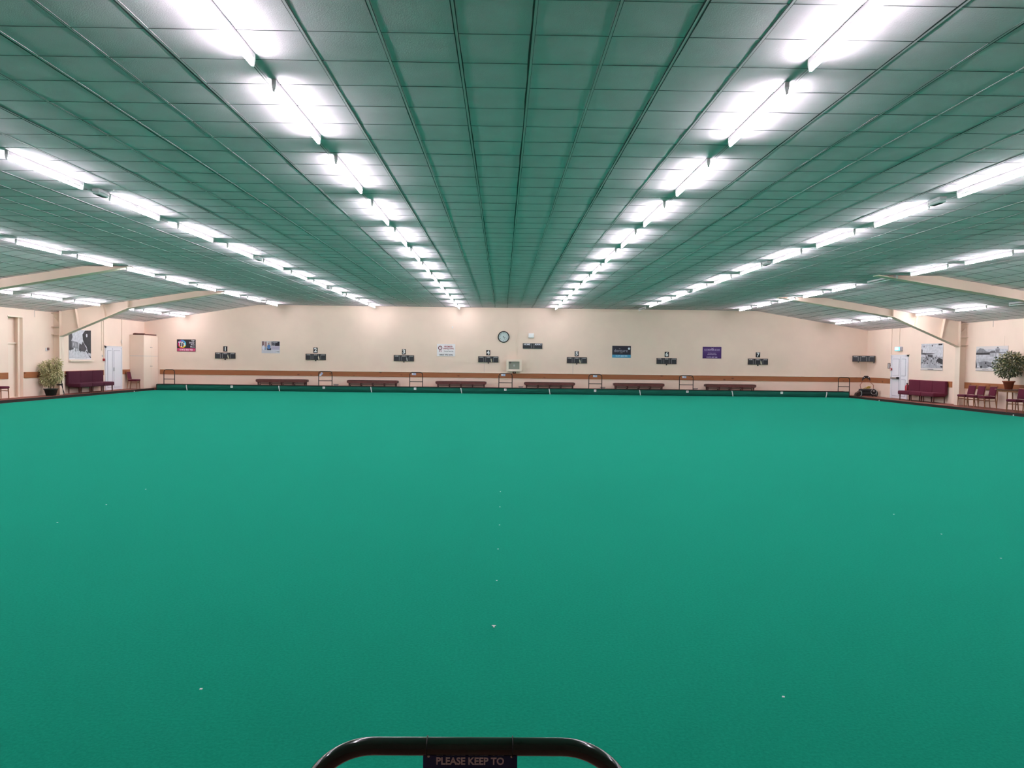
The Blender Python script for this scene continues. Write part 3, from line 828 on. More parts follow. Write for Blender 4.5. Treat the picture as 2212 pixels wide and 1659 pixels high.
# ------------------------------------------------------------------ benches, hoops, markers at the far end
def make_bench(w):
    r = thing('low_bench', '', 'bench', group='low red-brown benches on the back walkway')
    h = 0.31
    # seat cushion: chamfered slab whose front face hangs over the frame
    for a, b in ((-w / 2, -0.004), (0.004, w / 2)):
        m = MB(); m.m = 0
        m.prism([(-0.20, h - 0.155), (-0.205, h - 0.03), (-0.175, h), (0.175, h), (0.20, h - 0.03), (0.20, h - 0.12)], 'x', a, b)
        obj('cushion', m, BENCHTOP, r)
    obj('piping', MB().box((-w / 2 + 0.03, -0.20, h - 0.012), (w / 2 - 0.03, 0.18, h + 0.008)), BENCHEDGE, r)
    obj('end_panel', MB().prism([(-0.2, h - 0.12), (-0.18, h - 0.01), (0.18, h - 0.01), (0.2, h - 0.12)], 'x', -w / 2 - 0.035, -w / 2 - 0.001), BENCHEDGE, r)
    obj('end_panel', MB().prism([(-0.2, h - 0.12), (-0.18, h - 0.01), (0.18, h - 0.01), (0.2, h - 0.12)], 'x', w / 2 + 0.001, w / 2 + 0.035), BENCHEDGE, r)
    for k in range(5):
        x = -w / 2 + 0.09 + (w - 0.18) * k / 4
        for y in (-0.17, 0.13):
            m = MB().prism([(x - 0.04, h - 0.15), (x + 0.04, h - 0.15), (x + 0.022, 0), (x - 0.022, 0)], 'y', y, y + 0.04)
            obj('leg', m, BENCHEDGE, r)
    obj('rail', MB().box((-w / 2 + 0.1, 0.0, 0.05), (w / 2 - 0.1, 0.02, h - 0.17)), mat('bench_back_rail', (0.33, 0.24, 0.2), 0.7, 0.2), r)
    return r

bu = [(553.3, 666.3), (751.3, 859.8), (944.4, 1047.8), (1134.9, 1238.9), (1325.2, 1433.6), (1520, 1634)]
bl = ['below the scoreboard gap one to two', 'between hoops two and three', 'left of the central hoop', 'right of the glazed wall case', 'below the navy sign', 'below scoreboard seven and purple sign']
pb = None
for (u0, u1), l in zip(bu, bl):
    a, b = on_y(u0, 825, 40.8), on_y(u1, 825, 40.8)
    if pb is None: pb = make_bench(2.62); o = pb
    else: o = copy_tree(pb)
    o.location = ((a.x + b.x) / 2, 40.8, 0.30); o['label'] = 'low red-brown bench on the back walkway, ' + l


def hoop_path(w, h, rr, n=8):
    pts = [(-w / 2, 0, 0), (-w / 2, 0, h - rr)]
    for k in range(1, n + 1):
        a = PI - k * PI / 2 / n; pts.append((-w / 2 + rr + rr * math.cos(a), 0, h - rr + rr * math.sin(a)))
    for k in range(0, n + 1):
        a = PI / 2 - k * PI / 2 / n; pts.append((w / 2 - rr + rr * math.cos(a), 0, h - rr + rr * math.sin(a)))
    pts.append((w / 2, 0, 0))
    return pts

hu = [(353.5, 377.9, 'far left, without a sign', None), (687.7, 717.9, 'below plate two with a tilted tag', 'tilt'), (884.5, 913.5, 'just right of plate three', 's'),
      (1077, 1106.7, 'below the clock', 's'), (1271.2, 1300.4, 'right of plate five', 's2'), (1466.8, 1497.7, 'right of plate six', 's'), (1810, 1835.4, 'far right, without a sign', None)]
for u0, u1, l, sg in hu:
    a, b = on_y(u0 + 0.6, 835, 40.55), on_y(u1 - 0.6, 835, 40.55)
    w = b.x - a.x
    o = thing('access_rail', 'thin dark metal hoop rail on the far bank, ' + l, 'handrail', ((a.x + b.x) / 2, 40.55, 0.30), group='hoop rails on the far bank')
    hh = 0.76
    obj('hoop', MB().tube(hoop_path(w, hh, 0.13, 5), 0.021, 8), HOOPFAR, o)
    obj('rung', MB().tube([(-w / 2, 0, 0.27), (w / 2, 0, 0.27)], 0.018, 8), HOOPFAR, o)
    for x in (-w / 2, w / 2): obj('foot_plate', MB().tube([(x, 0, 0), (x, 0, 0.012)], 0.035, 10), HOOPFAR, o)
    if sg:
        xo = {'tilt': -0.22, 's': -0.12, 's2': 0.02}[sg]
        if sg == 's2': xo = -0.02
        s = thing('rail_sign', 'small pale blue sign hanging on the hoop rail %s' % l.replace(' with a tilted tag', ''), 'sign', ((a.x + b.x) / 2 + xo, 40.52, 0.30 + hh - 0.085), group='small pale signs on the hoop rails')
        pl_ = obj('plate', MB().rbox((-0.11, -0.006, -0.055), (0.11, 0.006, 0.055), 0.004), PALEBLUE, s)
        obj('print', MB().box((-0.10, -0.009, -0.02), (-0.03, -0.0065, 0.04)), WHITEPL, s)
        if sg == 'tilt':
            s.rotation_euler = (0, -0.9, 0); s.location.z -= 0.07
            s['label'] = 'small pale blue sign hanging askew on the hoop rail below plate two'

for i, (u, v, lab) in enumerate(((726, 832, 'beside the hoop rail with tilted sign'), (1125, 837, 'right of the hoop rail under the clock'),
                                 (1302, 839.8, 'behind the hoop rail near plate five'), (1502, 843, 'right of hoop rail near plate six'))):
    p = on_y(u, v, 40.75)
    o = thing('ball_tray', 'low grey tray on the back walkway, ' + lab, 'tray', (p.x, 40.75, 0.30), group='low grey trays beside the hoop rails')
    obj('tray', MB().prism([(-0.09, 0), (0.09, 0), (0.13, 0.085), (-0.13, 0.085)], 'y', -0.07, 0.07), mat('tray_grey', (0.30, 0.24, 0.21), 0.6, 0.3), o)
    obj('rim', MB().box((-0.135, -0.075, 0.08), (0.135, 0.075, 0.092)), mat('tray_rim', (0.2, 0.16, 0.14), 0.6, 0.3), o)

# lane boundary strips on the bank and lane number squares
bx_ = [-16.46, -11.65, -6.85, -2.14, 2.49, 7.25, 12.13, 17.11]
names8 = ['far left', 'second from left', 'third from left', 'just left of centre', 'just right of centre', 'third from right', 'second from right', 'far right']
for x, nm in zip(bx_, names8):
    lean = 0.03
    pts = [(x - lean, 40.36, 0.30), (x - lean * 0.5, 40.305, 0.24), (x, 40.29, 0.15), (x + lean * 0.6, 40.30, 0.06), (x + lean, 40.31, -0.02)]
    if x > 0: pts = [(2 * x - a, b, c_) for a, b, c_ in pts] if x > 16 else pts
    mb = MB()
    wd = 0.022
    o_ = []
    vs = [(a - wd, b, c_) for a, b, c_ in pts] + [(a + wd, b, c_) for a, b, c_ in pts] + [(a - wd, b - 0.008, c_) for a, b, c_ in pts] + [(a + wd, b - 0.008, c_) for a, b, c_ in pts]
    n = len(pts); fs = []
    for k in range(n - 1):
        fs += [(2 * n + k, 3 * n + k, 3 * n + k + 1, 2 * n + k + 1), (k, k + 1, n + k + 1, n + k), (k, 2 * n + k, 2 * n + k + 1, k + 1), (n + k, n + k + 1, 3 * n + k + 1, 3 * n + k)]
    mb.add(vs, fs)
    tag(obj('lane_strip', mb, WHITEPL), 'narrow white lane boundary strip on the far bank, ' + nm, 'lane marker', 'white lane strips on the far bank')
for i, u in enumerate((500.3, 699.3, 896.5, 1091.5, 1285.7, 1485, 1689)):
    p = on_y(u, 840, 40.29)
    o = thing('lane_plate', 'small white square plate numbered %d on the green bank' % (i + 1), 'number plate', (p.x, 40.303, 0.215), group='white lane number squares on the far bank')
    obj('plate', MB().box((-0.062, -0.008, -0.058), (0.062, 0.002, 0.058)), WHITEPL, o)
    text(o, str(i + 1), 0.085, SLATE, 0, 0, -0.0095)

# ------------------------------------------------------------------ specks and pegs on the green
o = thing('jack_marker', 'white T-shaped marker on the centre line of the green', 'marker', (-0.037, 5.14, 0.0))
obj('cross_bar', MB().box((-0.0145, -0.004, 0.0), (0.0145, 0.004, 0.005)), WHITEPL, o)
obj('stem', MB().box((-0.0055, -0.036, 0.0), (0.0055, -0.004, 0.005)), WHITEPL, o)
ck = [((-0.026, 6.208), 'second nearest on the centre line'), ((-0.021, 7.248), 'third on the centre line'), ((-0.011, 8.31), 'fourth on the centre line'),
      ((-0.01, 9.335), 'fifth on the centre line'), ((-0.007, 10.42), 'farthest on the centre line'), ((-4.738, 8.23), 'nearest of the left lane line'),
      ((-4.74, 9.25), 'middle of the left lane line'), ((-4.77, 10.34), 'farthest of the left lane line'), ((4.71, 9.10), 'farthest of the right lane line'),
      ((4.68, 8.05), 'middle of the right lane line'), ((4.67, 7.06), 'nearest of the right lane line')]
for (x, y), l in ck:
    o = tag(obj('spot_marker', MB().box((-0.006, -0.006, 0.0), (0.006, 0.006, 0.002)), WHITEPL), 'tiny white spot on the green, ' + l, 'marker', 'tiny white spots on the green')
    o.location = (x, y, 0)
for (x, y), l, a in (((-1.608, 4.119), 'left foreground', 0.2), ((1.533, 4.066), 'right foreground', -0.2)):
    o = tag(obj('spot_marker', MB().prism([(-0.007, -0.006), (0.006, -0.007), (0.008, 0.006), (-0.006, 0.007)], 'z', 0.0, 0.004), WHITEPL), 'small white scrap on the green, %s' % l, 'marker', 'tiny white spots on the green')
    o.location = (x, y, 0); o.rotation_euler = (0, 0, a)
for (x, y), l in (((GL - 0.03, 27.6), 'left edge of the green, near one'), ((GL - 0.03, 38.0), 'left edge of the green near the cabinet'),
                  ((GR + 0.03, 27.2), 'right edge of the green below the table'), ((GR + 0.03, 37.0), 'right edge of the green below the exit door')):
    o = tag(obj('edge_peg', MB().box((-0.012, -0.02, -0.05), (0.012, 0.02, 0.045)), WHITEPL), 'small white peg at the ' + l, 'peg', 'white pegs at the green edges')
    o.location = (x, y, 0)

# ------------------------------------------------------------------ near hoop rail with its sign
yh = 1.62
pc = on_y(1011, 1613, yh)
hw, hz = 0.70, 0.972
r = thing('access_rail', 'large glossy dark green hoop rail at the bottom edge in front', 'handrail', (pc.x, yh, 0.30))
obj('hoop', MB().tube(hoop_path(hw, hz - 0.30, 0.15, 16), 0.0185, 24), HOOPNEAR, r)
obj('rung', MB().tube([(-hw / 2, 0, 0.27), (hw / 2, 0, 0.27)], 0.016, 16), HOOPNEAR, r)
for x in (-hw / 2, hw / 2): obj('foot_plate', MB().tube([(x, 0, 0), (x, 0, 0.012)], 0.04, 14), HOOPNEAR, r)
a, b = on_y(912, 1633, yh - 0.02), on_y(1118, 1633, yh - 0.02)
sx_ = (a.x + b.x) / 2; sw = b.x - a.x
s = thing('rail_sign', 'dark blue sign reading PLEASE KEEP TO, tied below the near hoop', 'sign', (sx_, yh, (a.z + b.z) / 2 - 0.065))
obj('plate', MB().rbox((-sw / 2, -0.005, -0.065), (sw / 2, 0.0, 0.065), 0.0024, 2), BLUE, s)
text(s, 'PLEASE KEEP TO', 0.0215, SIGNWHITE, 0.0, 0.046, -0.0062, bold=0.0006, sx=0.93)
for x in (-sw / 2 + 0.012, sw / 2 - 0.012):
    obj('tie_hole', MB().tube([(x, -0.0058, 0.056), (x, -0.005, 0.056)], 0.0028, 12), WHITEPL, s)
for i, u in enumerate((923, 1107)):
    p = on_y(u, 1613, yh)
    q = tag(obj('cable_tie', MB().tube([(0.0, 0.0205 * math.cos(2 * PI * k / 16), 0.0205 * math.sin(2 * PI * k / 16)) for k in range(17)], 0.0012, 6), BLACK),
            '%s black cable tie around the near hoop' % ('left' if i == 0 else 'right'), 'cable tie', 'cable ties holding the near sign')
    q.location = (p.x, yh, hz)

# ------------------------------------------------------------------ furniture
def make_chair(fab):
    """wooden framed chair with fabric seat and back, facing -y"""
    r = thing('side_chair', '', 'chair')
    obj('seat', MB().rbox((-0.235, -0.24, 0.40), (0.235, 0.21, 0.485), 0.032, 3), fab, r)
    xf = Matrix.Translation((0, 0.20, 0.50)) @ Matrix.Rotation(-0.20, 4, 'X')
    obj('backrest', MB().rbox((-0.215, -0.03, 0.0), (0.215, 0.03, 0.36), 0.022, 3, xf), fab, r)
    obj('top_rail', MB().rbox((-0.21, -0.022, 0.345), (0.21, 0.024, 0.39), 0.010, 2, xf), CHAIRWOOD, r)
    for x in (-0.20, 0.20):
        obj('leg', MB().tube([(x, -0.20, 0.42), (x * 1.05, -0.215, 0.0)], 0.024, 8, r2=0.017), CHAIRWOOD, r)
        obj('leg', MB().tube([(x, 0.285, 0.86), (x, 0.20, 0.45), (x * 1.05, 0.26, 0.0)], 0.022, 8, r2=0.018), CHAIRWOOD, r)
        obj('side_rail', MB().tube([(x * 1.02, -0.21, 0.30), (x * 1.02, 0.215, 0.30)], 0.011, 6), CHAIRWOOD, r)
    obj('seat_frame', MB().box((-0.205, -0.205, 0.385), (0.205, 0.205, 0.412)), CHAIRWOOD, r)
    obj('front_rail', MB().tube([(-0.205, -0.207, 0.33), (0.205, -0.207, 0.33)], 0.011, 6), CHAIRWOOD, r)
    return r


ch = make_chair(MAROON)
ch.location = (19.10, 31.38, PLAT); ch.rotation_euler = (0, 0, -PI / 2 + 0.05)
ch['group'] = 'wooden chairs with maroon pads along the walls'
ch['label'] = 'maroon chair, nearest the steel column in the row of three'
dup(ch, (19.12, 30.78, PLAT), -PI / 2 + 0.02, 'maroon chair, middle one of the row of three')
dup(ch, (19.10, 30.02, PLAT), -PI / 2 - 0.02, 'maroon chair in the row of three, next to the wooden table')
dup(ch, (18.55, 27.45, PLAT), -PI / 2 + 0.1, 'maroon chair in front of the wooden table with the potted tree')
dup(ch, (18.55, 26.6, PLAT), -PI / 2 - 0.1, 'maroon chair cut off by the right edge of the photo')
dup(ch, (-18.68, 39.23, PLAT), PI / 2 + 0.10, 'maroon chair against the left wall beside the tall cream cabinet')
dup(ch, (-18.83, 29.02, PLAT), PI / 2 - 0.05, 'maroon chair cut off by the left edge of the photo')


def make_sofa(fab, name_label, loc, rz, L, group=None):
    r = thing('upholstered_bench', name_label, 'bench', loc, rz)
    n = 3
    for k in range(n):
        a = -L / 2 + L * k / n; b = a + L / n
        obj('seat', MB().rbox((a + 0.002, -0.68, 0.27), (b - 0.002, -0.10, 0.45), 0.06, 3), fab, r)
        obj('backrest', MB().rbox((a + 0.002, -0.16, 0.36), (b - 0.002, -0.03, 0.97), 0.035, 3), fab, r)
        for x in (a + 0.09, b - 0.09):
            for y in (-0.60, -0.12):
                obj('leg', MB().tube([(x, y, 0.32), (x, y, 0.0)], 0.032, 8, r2=0.022), DARKWOOD, r)
    return r


make_sofa(MAROON2, 'long plum upholstered bench on the left wall beside the white door', (XL + 0.03, 35.15, PLAT), PI / 2, 2.95)
make_sofa(MAROON, 'long maroon upholstered bench on the right wall beside the exit door', (XR - 0.03, 35.05, PLAT), -PI / 2, 3.05)

# tall cream cabinet, left back corner
x1c, y0c, y1c, zc_ = -18.33, 39.55, 41.16, 2.80
r = thing('tall_cabinet', 'tall cream cabinet in the left back corner', 'cabinet', ((XL + x1c) / 2, (y0c + y1c) / 2, PLAT), PI / 2)
wd, dp = y1c - y0c, x1c - XL - 0.02
hh = zc_ - PLAT
obj('body', MB().box((-wd / 2, -dp / 2, 0), (wd / 2, dp / 2, hh)), CREAM, r)
obj('top_board', MB().box((-wd / 2 - 0.02, -dp / 2 - 0.03, hh), (wd / 2, dp / 2, hh + 0.03)), CREAMGLOSS, r)
for z0, z1, kz in ((0.04, 1.66, 1.15), (1.68, hh - 0.02, 2.12)):
    for a, b, kx in ((-wd / 2 + 0.01, -0.004, -0.07), (0.004, wd / 2 - 0.01, 0.07)):
        d_ = obj('door', MB().box((a, -dp / 2 - 0.02, z0), (b, -dp / 2 - 0.001, z1)), CREAMGLOSS, r)
        obj('knob', MB().tube([(kx, -dp / 2 - 0.02, kz), (kx, -dp / 2 - 0.05, kz)], 0.02, 10), LGREY, d_)
obj('seam', MB().box((-wd / 2 - 0.004, -dp / 2 - 0.002, 1.66), (wd / 2, dp / 2, 1.68)), PALE, r)
zt_ = zc_ + 0.03
for i, (x_, y_, l_, w_, h_, a_, m_, l) in enumerate((
        (-18.62, 39.68, 0.56, 0.12, 0.09, 0.0, DARKWOOD, 'dark flat bundle at the left end'),
        (-18.72, 40.30, 0.9, 0.22, 0.07, 1.50, PALE, 'pale flat folder in the middle'),
        (-18.45, 40.55, 1.1, 0.08, 0.07, 1.50, DARKWOOD, 'long dark batten at the front'),
        (-18.93, 40.40, 1.0, 0.10, 0.11, 1.57, mat('red_brown', (0.28, 0.12, 0.09), 0.6, 0.2), 'red-brown batten at the back'))):
    o = tag(obj('stored_board', MB().cbox((0, 0, h_ / 2), (l_, w_, h_)), m_), l + ' on top of the tall cabinet', 'board', 'boards lying on the tall cabinet')
    o.location = (x_, y_, zt_); o.rotation_euler = (0, 0, a_)

# wooden table with the potted tree
tz = 0.80
r = thing('side_table', 'narrow wooden table carrying the terracotta pot', 'table', (19.27, 28.52, PLAT), -PI / 2)
obj('table_top', MB().rbox((-0.75, -0.36, tz - 0.03), (2.2, 0.36, tz), 0.006), DARKWOOD, r)
obj('apron', MB().box((-0.68, -0.31, tz - 0.10), (2.13, 0.32, tz - 0.031)), CHAIRWOOD, r)
for x, y in ((-0.68, -0.29), (-0.68, 0.29), (2.12, -0.29), (2.12, 0.29), (-0.1, -0.29), (0.3, 0.29)):
    obj('leg', MB().tube([(x, y, tz - 0.05), (x, y - (0.02 if y < 0 else -0.02), 0)], 0.026, 8, r2=0.018), CHAIRWOOD, r)


def leaves(n, centres, lw, ll, rnd, mats_w, droop=0.3, lim=None):
    mb = MB()
    for _ in range(n):
        c_, rad = rnd.choice(centres)
        while True:
            d = Vector((rnd.uniform(-1, 1), rnd.uniform(-1, 1), rnd.uniform(-1, 1)))
            if 0.25 < d.length < 1: break
        p = Vector(c_) + Vector((d.x * rad[0], d.y * rad[1], d.z * rad[2]))
        t = (d.normalized() + Vector((rnd.uniform(-.7, .7), rnd.uniform(-.7, .7), rnd.uniform(-.7, .5) - droop))).normalized()
        s = t.cross(Vector((rnd.uniform(-1, 1), rnd.uniform(-1, 1), rnd.uniform(-1, 1)))).normalized()
        nn = t.cross(s)
        L_ = ll * rnd.uniform(0.7, 1.25); w_ = lw * rnd.uniform(0.7, 1.2)
        q = p + t * L_
        if lim and (lim[0] * q.x > lim[1] or lim[0] * p.x > lim[1]): continue
        mb.m = rnd.choice(mats_w)
        mb.add([p, p + t * L_ * .35 + s * w_, p + t * L_ * .75 + s * w_ * .7 - nn * L_ * .06, p + t * L_ - nn * L_ * .16, p + t * L_ * .75 - s * w_ * .7 - nn * L_ * .06, p + t * L_ * .35 - s * w_],
               [(0, 1, 2, 3), (0, 3, 4, 5)])
    return mb


rnd = random.Random(11)
tx, ty, t0 = 19.12, 28.78, PLAT + tz
r = thing('potted_tree', 'variegated tree in a terracotta pot on the wooden table', 'potted plant', (tx, ty, t0))
obj('pot', MB().lathe([(0.0, 0.0), (0.125, 0.0), (0.185, 0.27), (0.215, 0.275), (0.215, 0.32), (0.19, 0.32), (0.18, 0.28), (0, 0.28)], 24), TERRA, r)
obj('soil', MB().lathe([(0, 0.285), (0.178, 0.285)], 20), SOIL, r)
tk = MB().tube([(0, 0, 0.27), (0.01, 0, 0.5), (-0.01, 0.01, 0.8), (0.02, 0, 1.1)], 0.028, 8, r2=0.014)
for k in range(9):
    a = k * 2.4; z = 0.55 + 0.07 * k
    tk.tube([(0, 0, z), (0.2 * math.cos(a), 0.2 * math.sin(a), z + 0.1), (0.4 * math.cos(a), 0.38 * math.sin(a), z + 0.14)], 0.009, 5, r2=0.004)
obj('trunk', tk, BARK, r)
cs = [((0, 0, 0.93), (0.54, 0.55, 0.44)), ((0.15, 0.1, 1.1), (0.36, 0.36, 0.30)), ((-0.12, -0.1, 0.72), (0.40, 0.42, 0.25)), ((0.05, -0.2, 1.0), (0.38, 0.4, 0.3))]
obj('foliage', leaves(1900, cs, 0.022, 0.115, rnd, (0, 0, 0, 1, 2), 0.3, (1, XR - tx - 0.04)), [LEAFDARK, LEAFCREAM, LEAFOLIVE], r, fix=False)

pp = on_z(96, 851, PLAT)
r = thing('potted_shrub', 'bushy pale green shrub in a dark pot left of the steel column', 'potted plant', (-18.62, 31.95, PLAT))
obj('pot', MB().lathe([(0, 0), (0.185, 0), (0.255, 0.25), (0.285, 0.26), (0.285, 0.29), (0.25, 0.29), (0.24, 0.25), (0, 0.25)], 4, Matrix.Rotation(PI / 4, 4, 'Z')), GREENPOT, r)
obj('soil', MB().lathe([(0, 0.255), (0.235, 0.255)], 4, Matrix.Rotation(PI / 4, 4, 'Z')), SOIL, r)
sm = MB()
for x, y in ((0.0, 0.0), (0.08, 0.05), (-0.08, 0.03), (0.03, -0.09), (0.12, -0.05)):
    sm.tube([(x, y, 0.24), (x * 1.6, y * 1.6, 0.8), (x * 3, y * 3, 1.35)], 0.012, 6, r2=0.005)
obj('stem', sm, mat('dark_stem', (0.12, 0.09, 0.05), 0.8, 0.1), r)
cs = [((0.0, 0, 0.95), (0.34, 0.34, 0.36)), ((0.12, 0.1, 1.28), (0.22, 0.24, 0.22)), ((-0.18, -0.1, 1.18), (0.22, 0.2, 0.22)), ((-0.1, 0, 0.62), (0.24, 0.26, 0.2)), ((0.22, 0, 0.85), (0.22, 0.24, 0.26))]
obj('foliage', leaves(1700, cs, 0.016, 0.15, rnd, (0, 0, 0, 1, 1), 0.6, (-1, 0.38)), [LEAFPALE, LEAFOLIVE], r, fix=False)

# folded black frame leaning behind the shrub
r = thing('folded_stand', 'folded black metal stand leaning behind the potted shrub', 'stand', (-18.62, 32.55, PLAT), 0.25)
obj('front_leg', MB().tube([(-0.02, 0, 0.85), (0.12, 0, 0.45), (0.16, 0, 0.0)], 0.013, 8), BLACK, r)
obj('rear_leg', MB().tube([(0.10, 0.03, 0.80), (0.08, 0.03, 0.42), (0.20, 0.03, 0.0)], 0.013, 8), BLACK, r)
obj('seat_plate', MB().rbox((-0.10, -0.02, 0.40), (0.13, 0.05, 0.46), 0.012), BLACK, r)

# sweeper machine in the right back corner
r = thing('carpet_sweeper', 'black carpet sweeper with a looped handle in the right corner', 'sweeper', (19.02, 39.75, PLAT), 0.06)
bd = MB().prism([(-0.20, 0.05), (0.20, 0.05), (0.24, 0.15), (0.20, 0.33), (0.02, 0.40), (-0.16, 0.34), (-0.24, 0.16)], 'x', -0.38, 0.36)
obj('body', bd, BLACK, r)
obj('hood', MB().rbox((-0.40, -0.23, 0.30), (0.20, 0.18, 0.385), 0.03), SLATE, r)
for x, y, rr in ((-0.42, -0.12, 0.16), (0.38, -0.12, 0.16), (-0.42, 0.2, 0.10), (0.38, 0.2, 0.10)):
    xf = Matrix.Translation((x, y, rr)) @ Matrix.Rotation(PI / 2, 4, 'Y')
    wh = obj('wheel', MB().lathe([(0.0, -0.02), (rr, -0.02), (rr, 0.02), (0.0, 0.02)], 20, xf), BLACK, r)
    obj('hub_ring', MB().lathe([(rr * 0.72, -0.026), (rr * 0.86, -0.026), (rr * 0.86, 0.026), (rr * 0.72, 0.026)], 20, xf), LGREY, wh)
obj('side_nose', MB().prism([(-0.40, 0.04), (-0.40, 0.32), (-0.48, 0.26), (-0.62, 0.18), (-0.66, 0.06), (-0.60, 0.03)], 'y', -0.10, 0.12), mat('brown_black', (0.05, 0.028, 0.022), 0.5, 0.3), r)
hd = MB()
for s_ in (-1, 1):
    hd.tube([(s_ * 0.33, 0.05, 0.36), (s_ * 0.36, 0.10, 0.60), (s_ * 0.17, 0.16, 0.80), (s_ * 0.17, 0.17, 0.84)], 0.014, 8)
obj('handle_bar', hd, COPPER, r)
gp = MB().tube([(-0.20, 0.17, 0.83), (-0.17, 0.18, 0.97), (-0.08, 0.18, 1.05), (0.08, 0.18, 1.05), (0.19, 0.18, 0.97), (0.21, 0.17, 0.83)], 0.024, 8)
obj('grip', gp, BLACK, r)
obj('control_panel', MB().prism([(-0.16, 0.88), (-0.07, 0.94), (0.07, 0.94), (0.16, 0.88), (0.13, 1.0), (0.06, 1.04), (-0.06, 1.04), (-0.12, 1.0)], 'y', 0.15, 0.19), BLACK, r)
for x in (-0.12, 0.11): obj('indicator', MB().cbox((x, 0.145, 0.98), (0.05, 0.006, 0.03)), WHITEPL, r)
cd = MB()
rn = random.Random(5)
for k in range(7):
    x0 = -0.28 + 0.03 * k; 
    cd.tube([(x0 + 0.26 * t_ + 0.0, -0.10 + 0.06 * math.sin(3 * t_ + k), 0.40 + 0.02 * k * 0.8 + 0.035 * math.sin(PI * t_) + rn.uniform(-.006, .006)) for t_ in [i / 8 for i in range(9)]], 0.013, 6)
cs_ = tag(obj('cord_coil', cd, YELLOW), 'yellow cord bundled on top of the black sweeper', 'cord'); cs_.location = r.location; cs_.rotation_euler = r.rotation_euler
q = MB().tube([(0.20 + 0.15 * math.sin(2 * PI * k / 18), -0.245, 0.26 + 0.15 * math.cos(2 * PI * k / 18)) for k in range(19)], 0.009, 6)
q2 = obj('loop_cord', q, LGREY, r)
obj('badge', MB().cbox((0.20, -0.246, 0.30), (0.10, 0.006, 0.045)), PALE, r)

# ------------------------------------------------------------------ wall things left and right
def side(name, lab, cat, xw, y, z, group=None):
    return thing(name, lab, cat, (xw, y, z), PI / 2 if xw < 0 else -PI / 2, group)


# framed town photographs (generic black and white prints)
r = side('photo_print', 'black and white tree-lined street photo above the plum bench', 'picture', XL, (34.05 + 35.81) / 2, 2.24)
w, h = 1.80, 1.34
board(r, 'panel', w, h + 0.0, rgbm(205, 205, 208), 0.02)
artwork(r, 'print', w, h, [
    (rc(0, 0.0, 1, 1), grey(0.83)), (rc(0, 0.0, 1, 0.33), grey(0.80)),
    ([(0, 0.30), (0.0, 0.95), (0.10, 0.98), (0.16, 0.75), (0.10, 0.62), (0.22, 0.55), (0.2, 0.34)], grey(0.34)),
    ([(0.12, 0.40), (0.12, 0.62), (0.3, 0.60), (0.42, 0.56), (0.42, 0.36)], grey(0.56)), (rc(0.18, 0.45, 0.22, 0.56), grey(0.72)), (rc(0.28, 0.43, 0.32, 0.55), grey(0.72)),
    ([(0.42, 0.30), (0.46, 0.56), (0.55, 0.5), (0.62, 0.62), (0.7, 0.5), (0.8, 0.36), (0.7, 0.26)], grey(0.33)),
    ([(0.62, 0.66), (0.60, 0.85), (0.72, 0.98), (1.0, 1.0), (1.0, 0.20), (0.86, 0.24), (0.78, 0.45), (0.70, 0.52)], grey(0.24)),
    (ell(0.80, 0.82, 0.035, 0.06), grey(0.85)), ([(0.76, 0.28), (0.80, 0.30), (1.0, 0.07), (0.97, 0.05)], grey(0.25)), ([(0.84, 0.20), (1.0, 0.20), (1.0, 0.12), (0.92, 0.13)], grey(0.78)),
    (rc(0.05, 0.28, 0.07, 0.40), grey(0.2)), (rc(0.28, 0.27, 0.31, 0.38), grey(0.25)), (rc(0.5, 0.25, 0.53, 0.37), grey(0.2)), (rc(0.36, 0.28, 0.38, 0.36), grey(0.4)),
    (rc(0.0, 0.0, 1.0, 0.05), rgbm(225, 222, 222)), (rc(0.25, 0.02, 0.8, 0.03), grey(0.6))], -0.021)
r = tag(obj('picture_ledge', MB().box((-0.96, -0.09, -0.03), (0.98, -0.001, 0.03)), CREAMGLOSS), 'narrow cream ledge under the tree-lined street photo', 'ledge')
r.location = (XL, 34.98, 1.515); r.rotation_euler = (0, 0, PI / 2)

r = side('photo_print', 'black and white crowded beach photo above the maroon bench', 'picture', XR, 34.95, 2.14)
w, h = 1.78, 1.22
board(r, 'panel', w, h, rgbm(214, 206, 200), 0.02)
sh = [(rc(0.0, 0.08, 1, 1), grey(0.82)), (rc(0.0, 0.08, 1, 0.5), grey(0.68)), (rc(0.0, 0.10, 0.3, 0.28), grey(0.76)),
      ([(0, 0.60), (0, 0.66), (0.3, 0.64), (0.7, 0.63), (0.5, 0.60), (0.2, 0.59)], grey(0.32)), ([(0, 0.60), (0, 0.80), (0.07, 0.78), (0.07, 0.60)], grey(0.4)),
      ([(0.72, 0.30), (0.74, 0.44), (0.85, 0.46), (1.0, 0.40), (1.0, 0.10), (0.92, 0.12), (0.85, 0.24)], grey(0.25)), ([(0.72, 0.23), (0.85, 0.27), (1, 0.22), (1, 0.17), (0.8, 0.17)], grey(0.75)),
      ([(0.0, 0.90), (1.0, 0.99), (1.0, 0.985), (0.0, 0.894)], grey(0.5)), (rc(0.12, 0.86, 0.15, 0.93), grey(0.2)), (rc(0.5, 0.89, 0.54, 0.96), grey(0.25)), (rc(0.8, 0.93, 0.97, 0.985), grey(0.22)), ([(0.2, 0.62), (0.22, 0.62), (0.3, 0.45), (0.27, 0.42)], grey(0.3)),
      ([(0.3, 0.56), (0.34, 0.58), (0.55, 0.57), (0.55, 0.48), (0.4, 0.50)], grey(0.3))]
rn = random.Random(21)
for _ in range(46):
    x, y = rn.uniform(0.02, 0.85), rn.uniform(0.2, 0.52); s = rn.uniform(0.012, 0.028)
    sh.append(([(x - s, y), (x, y + s * 2.4), (x + s, y)], grey(rn.choice((0.15, 0.22, 0.3, 0.9)))))
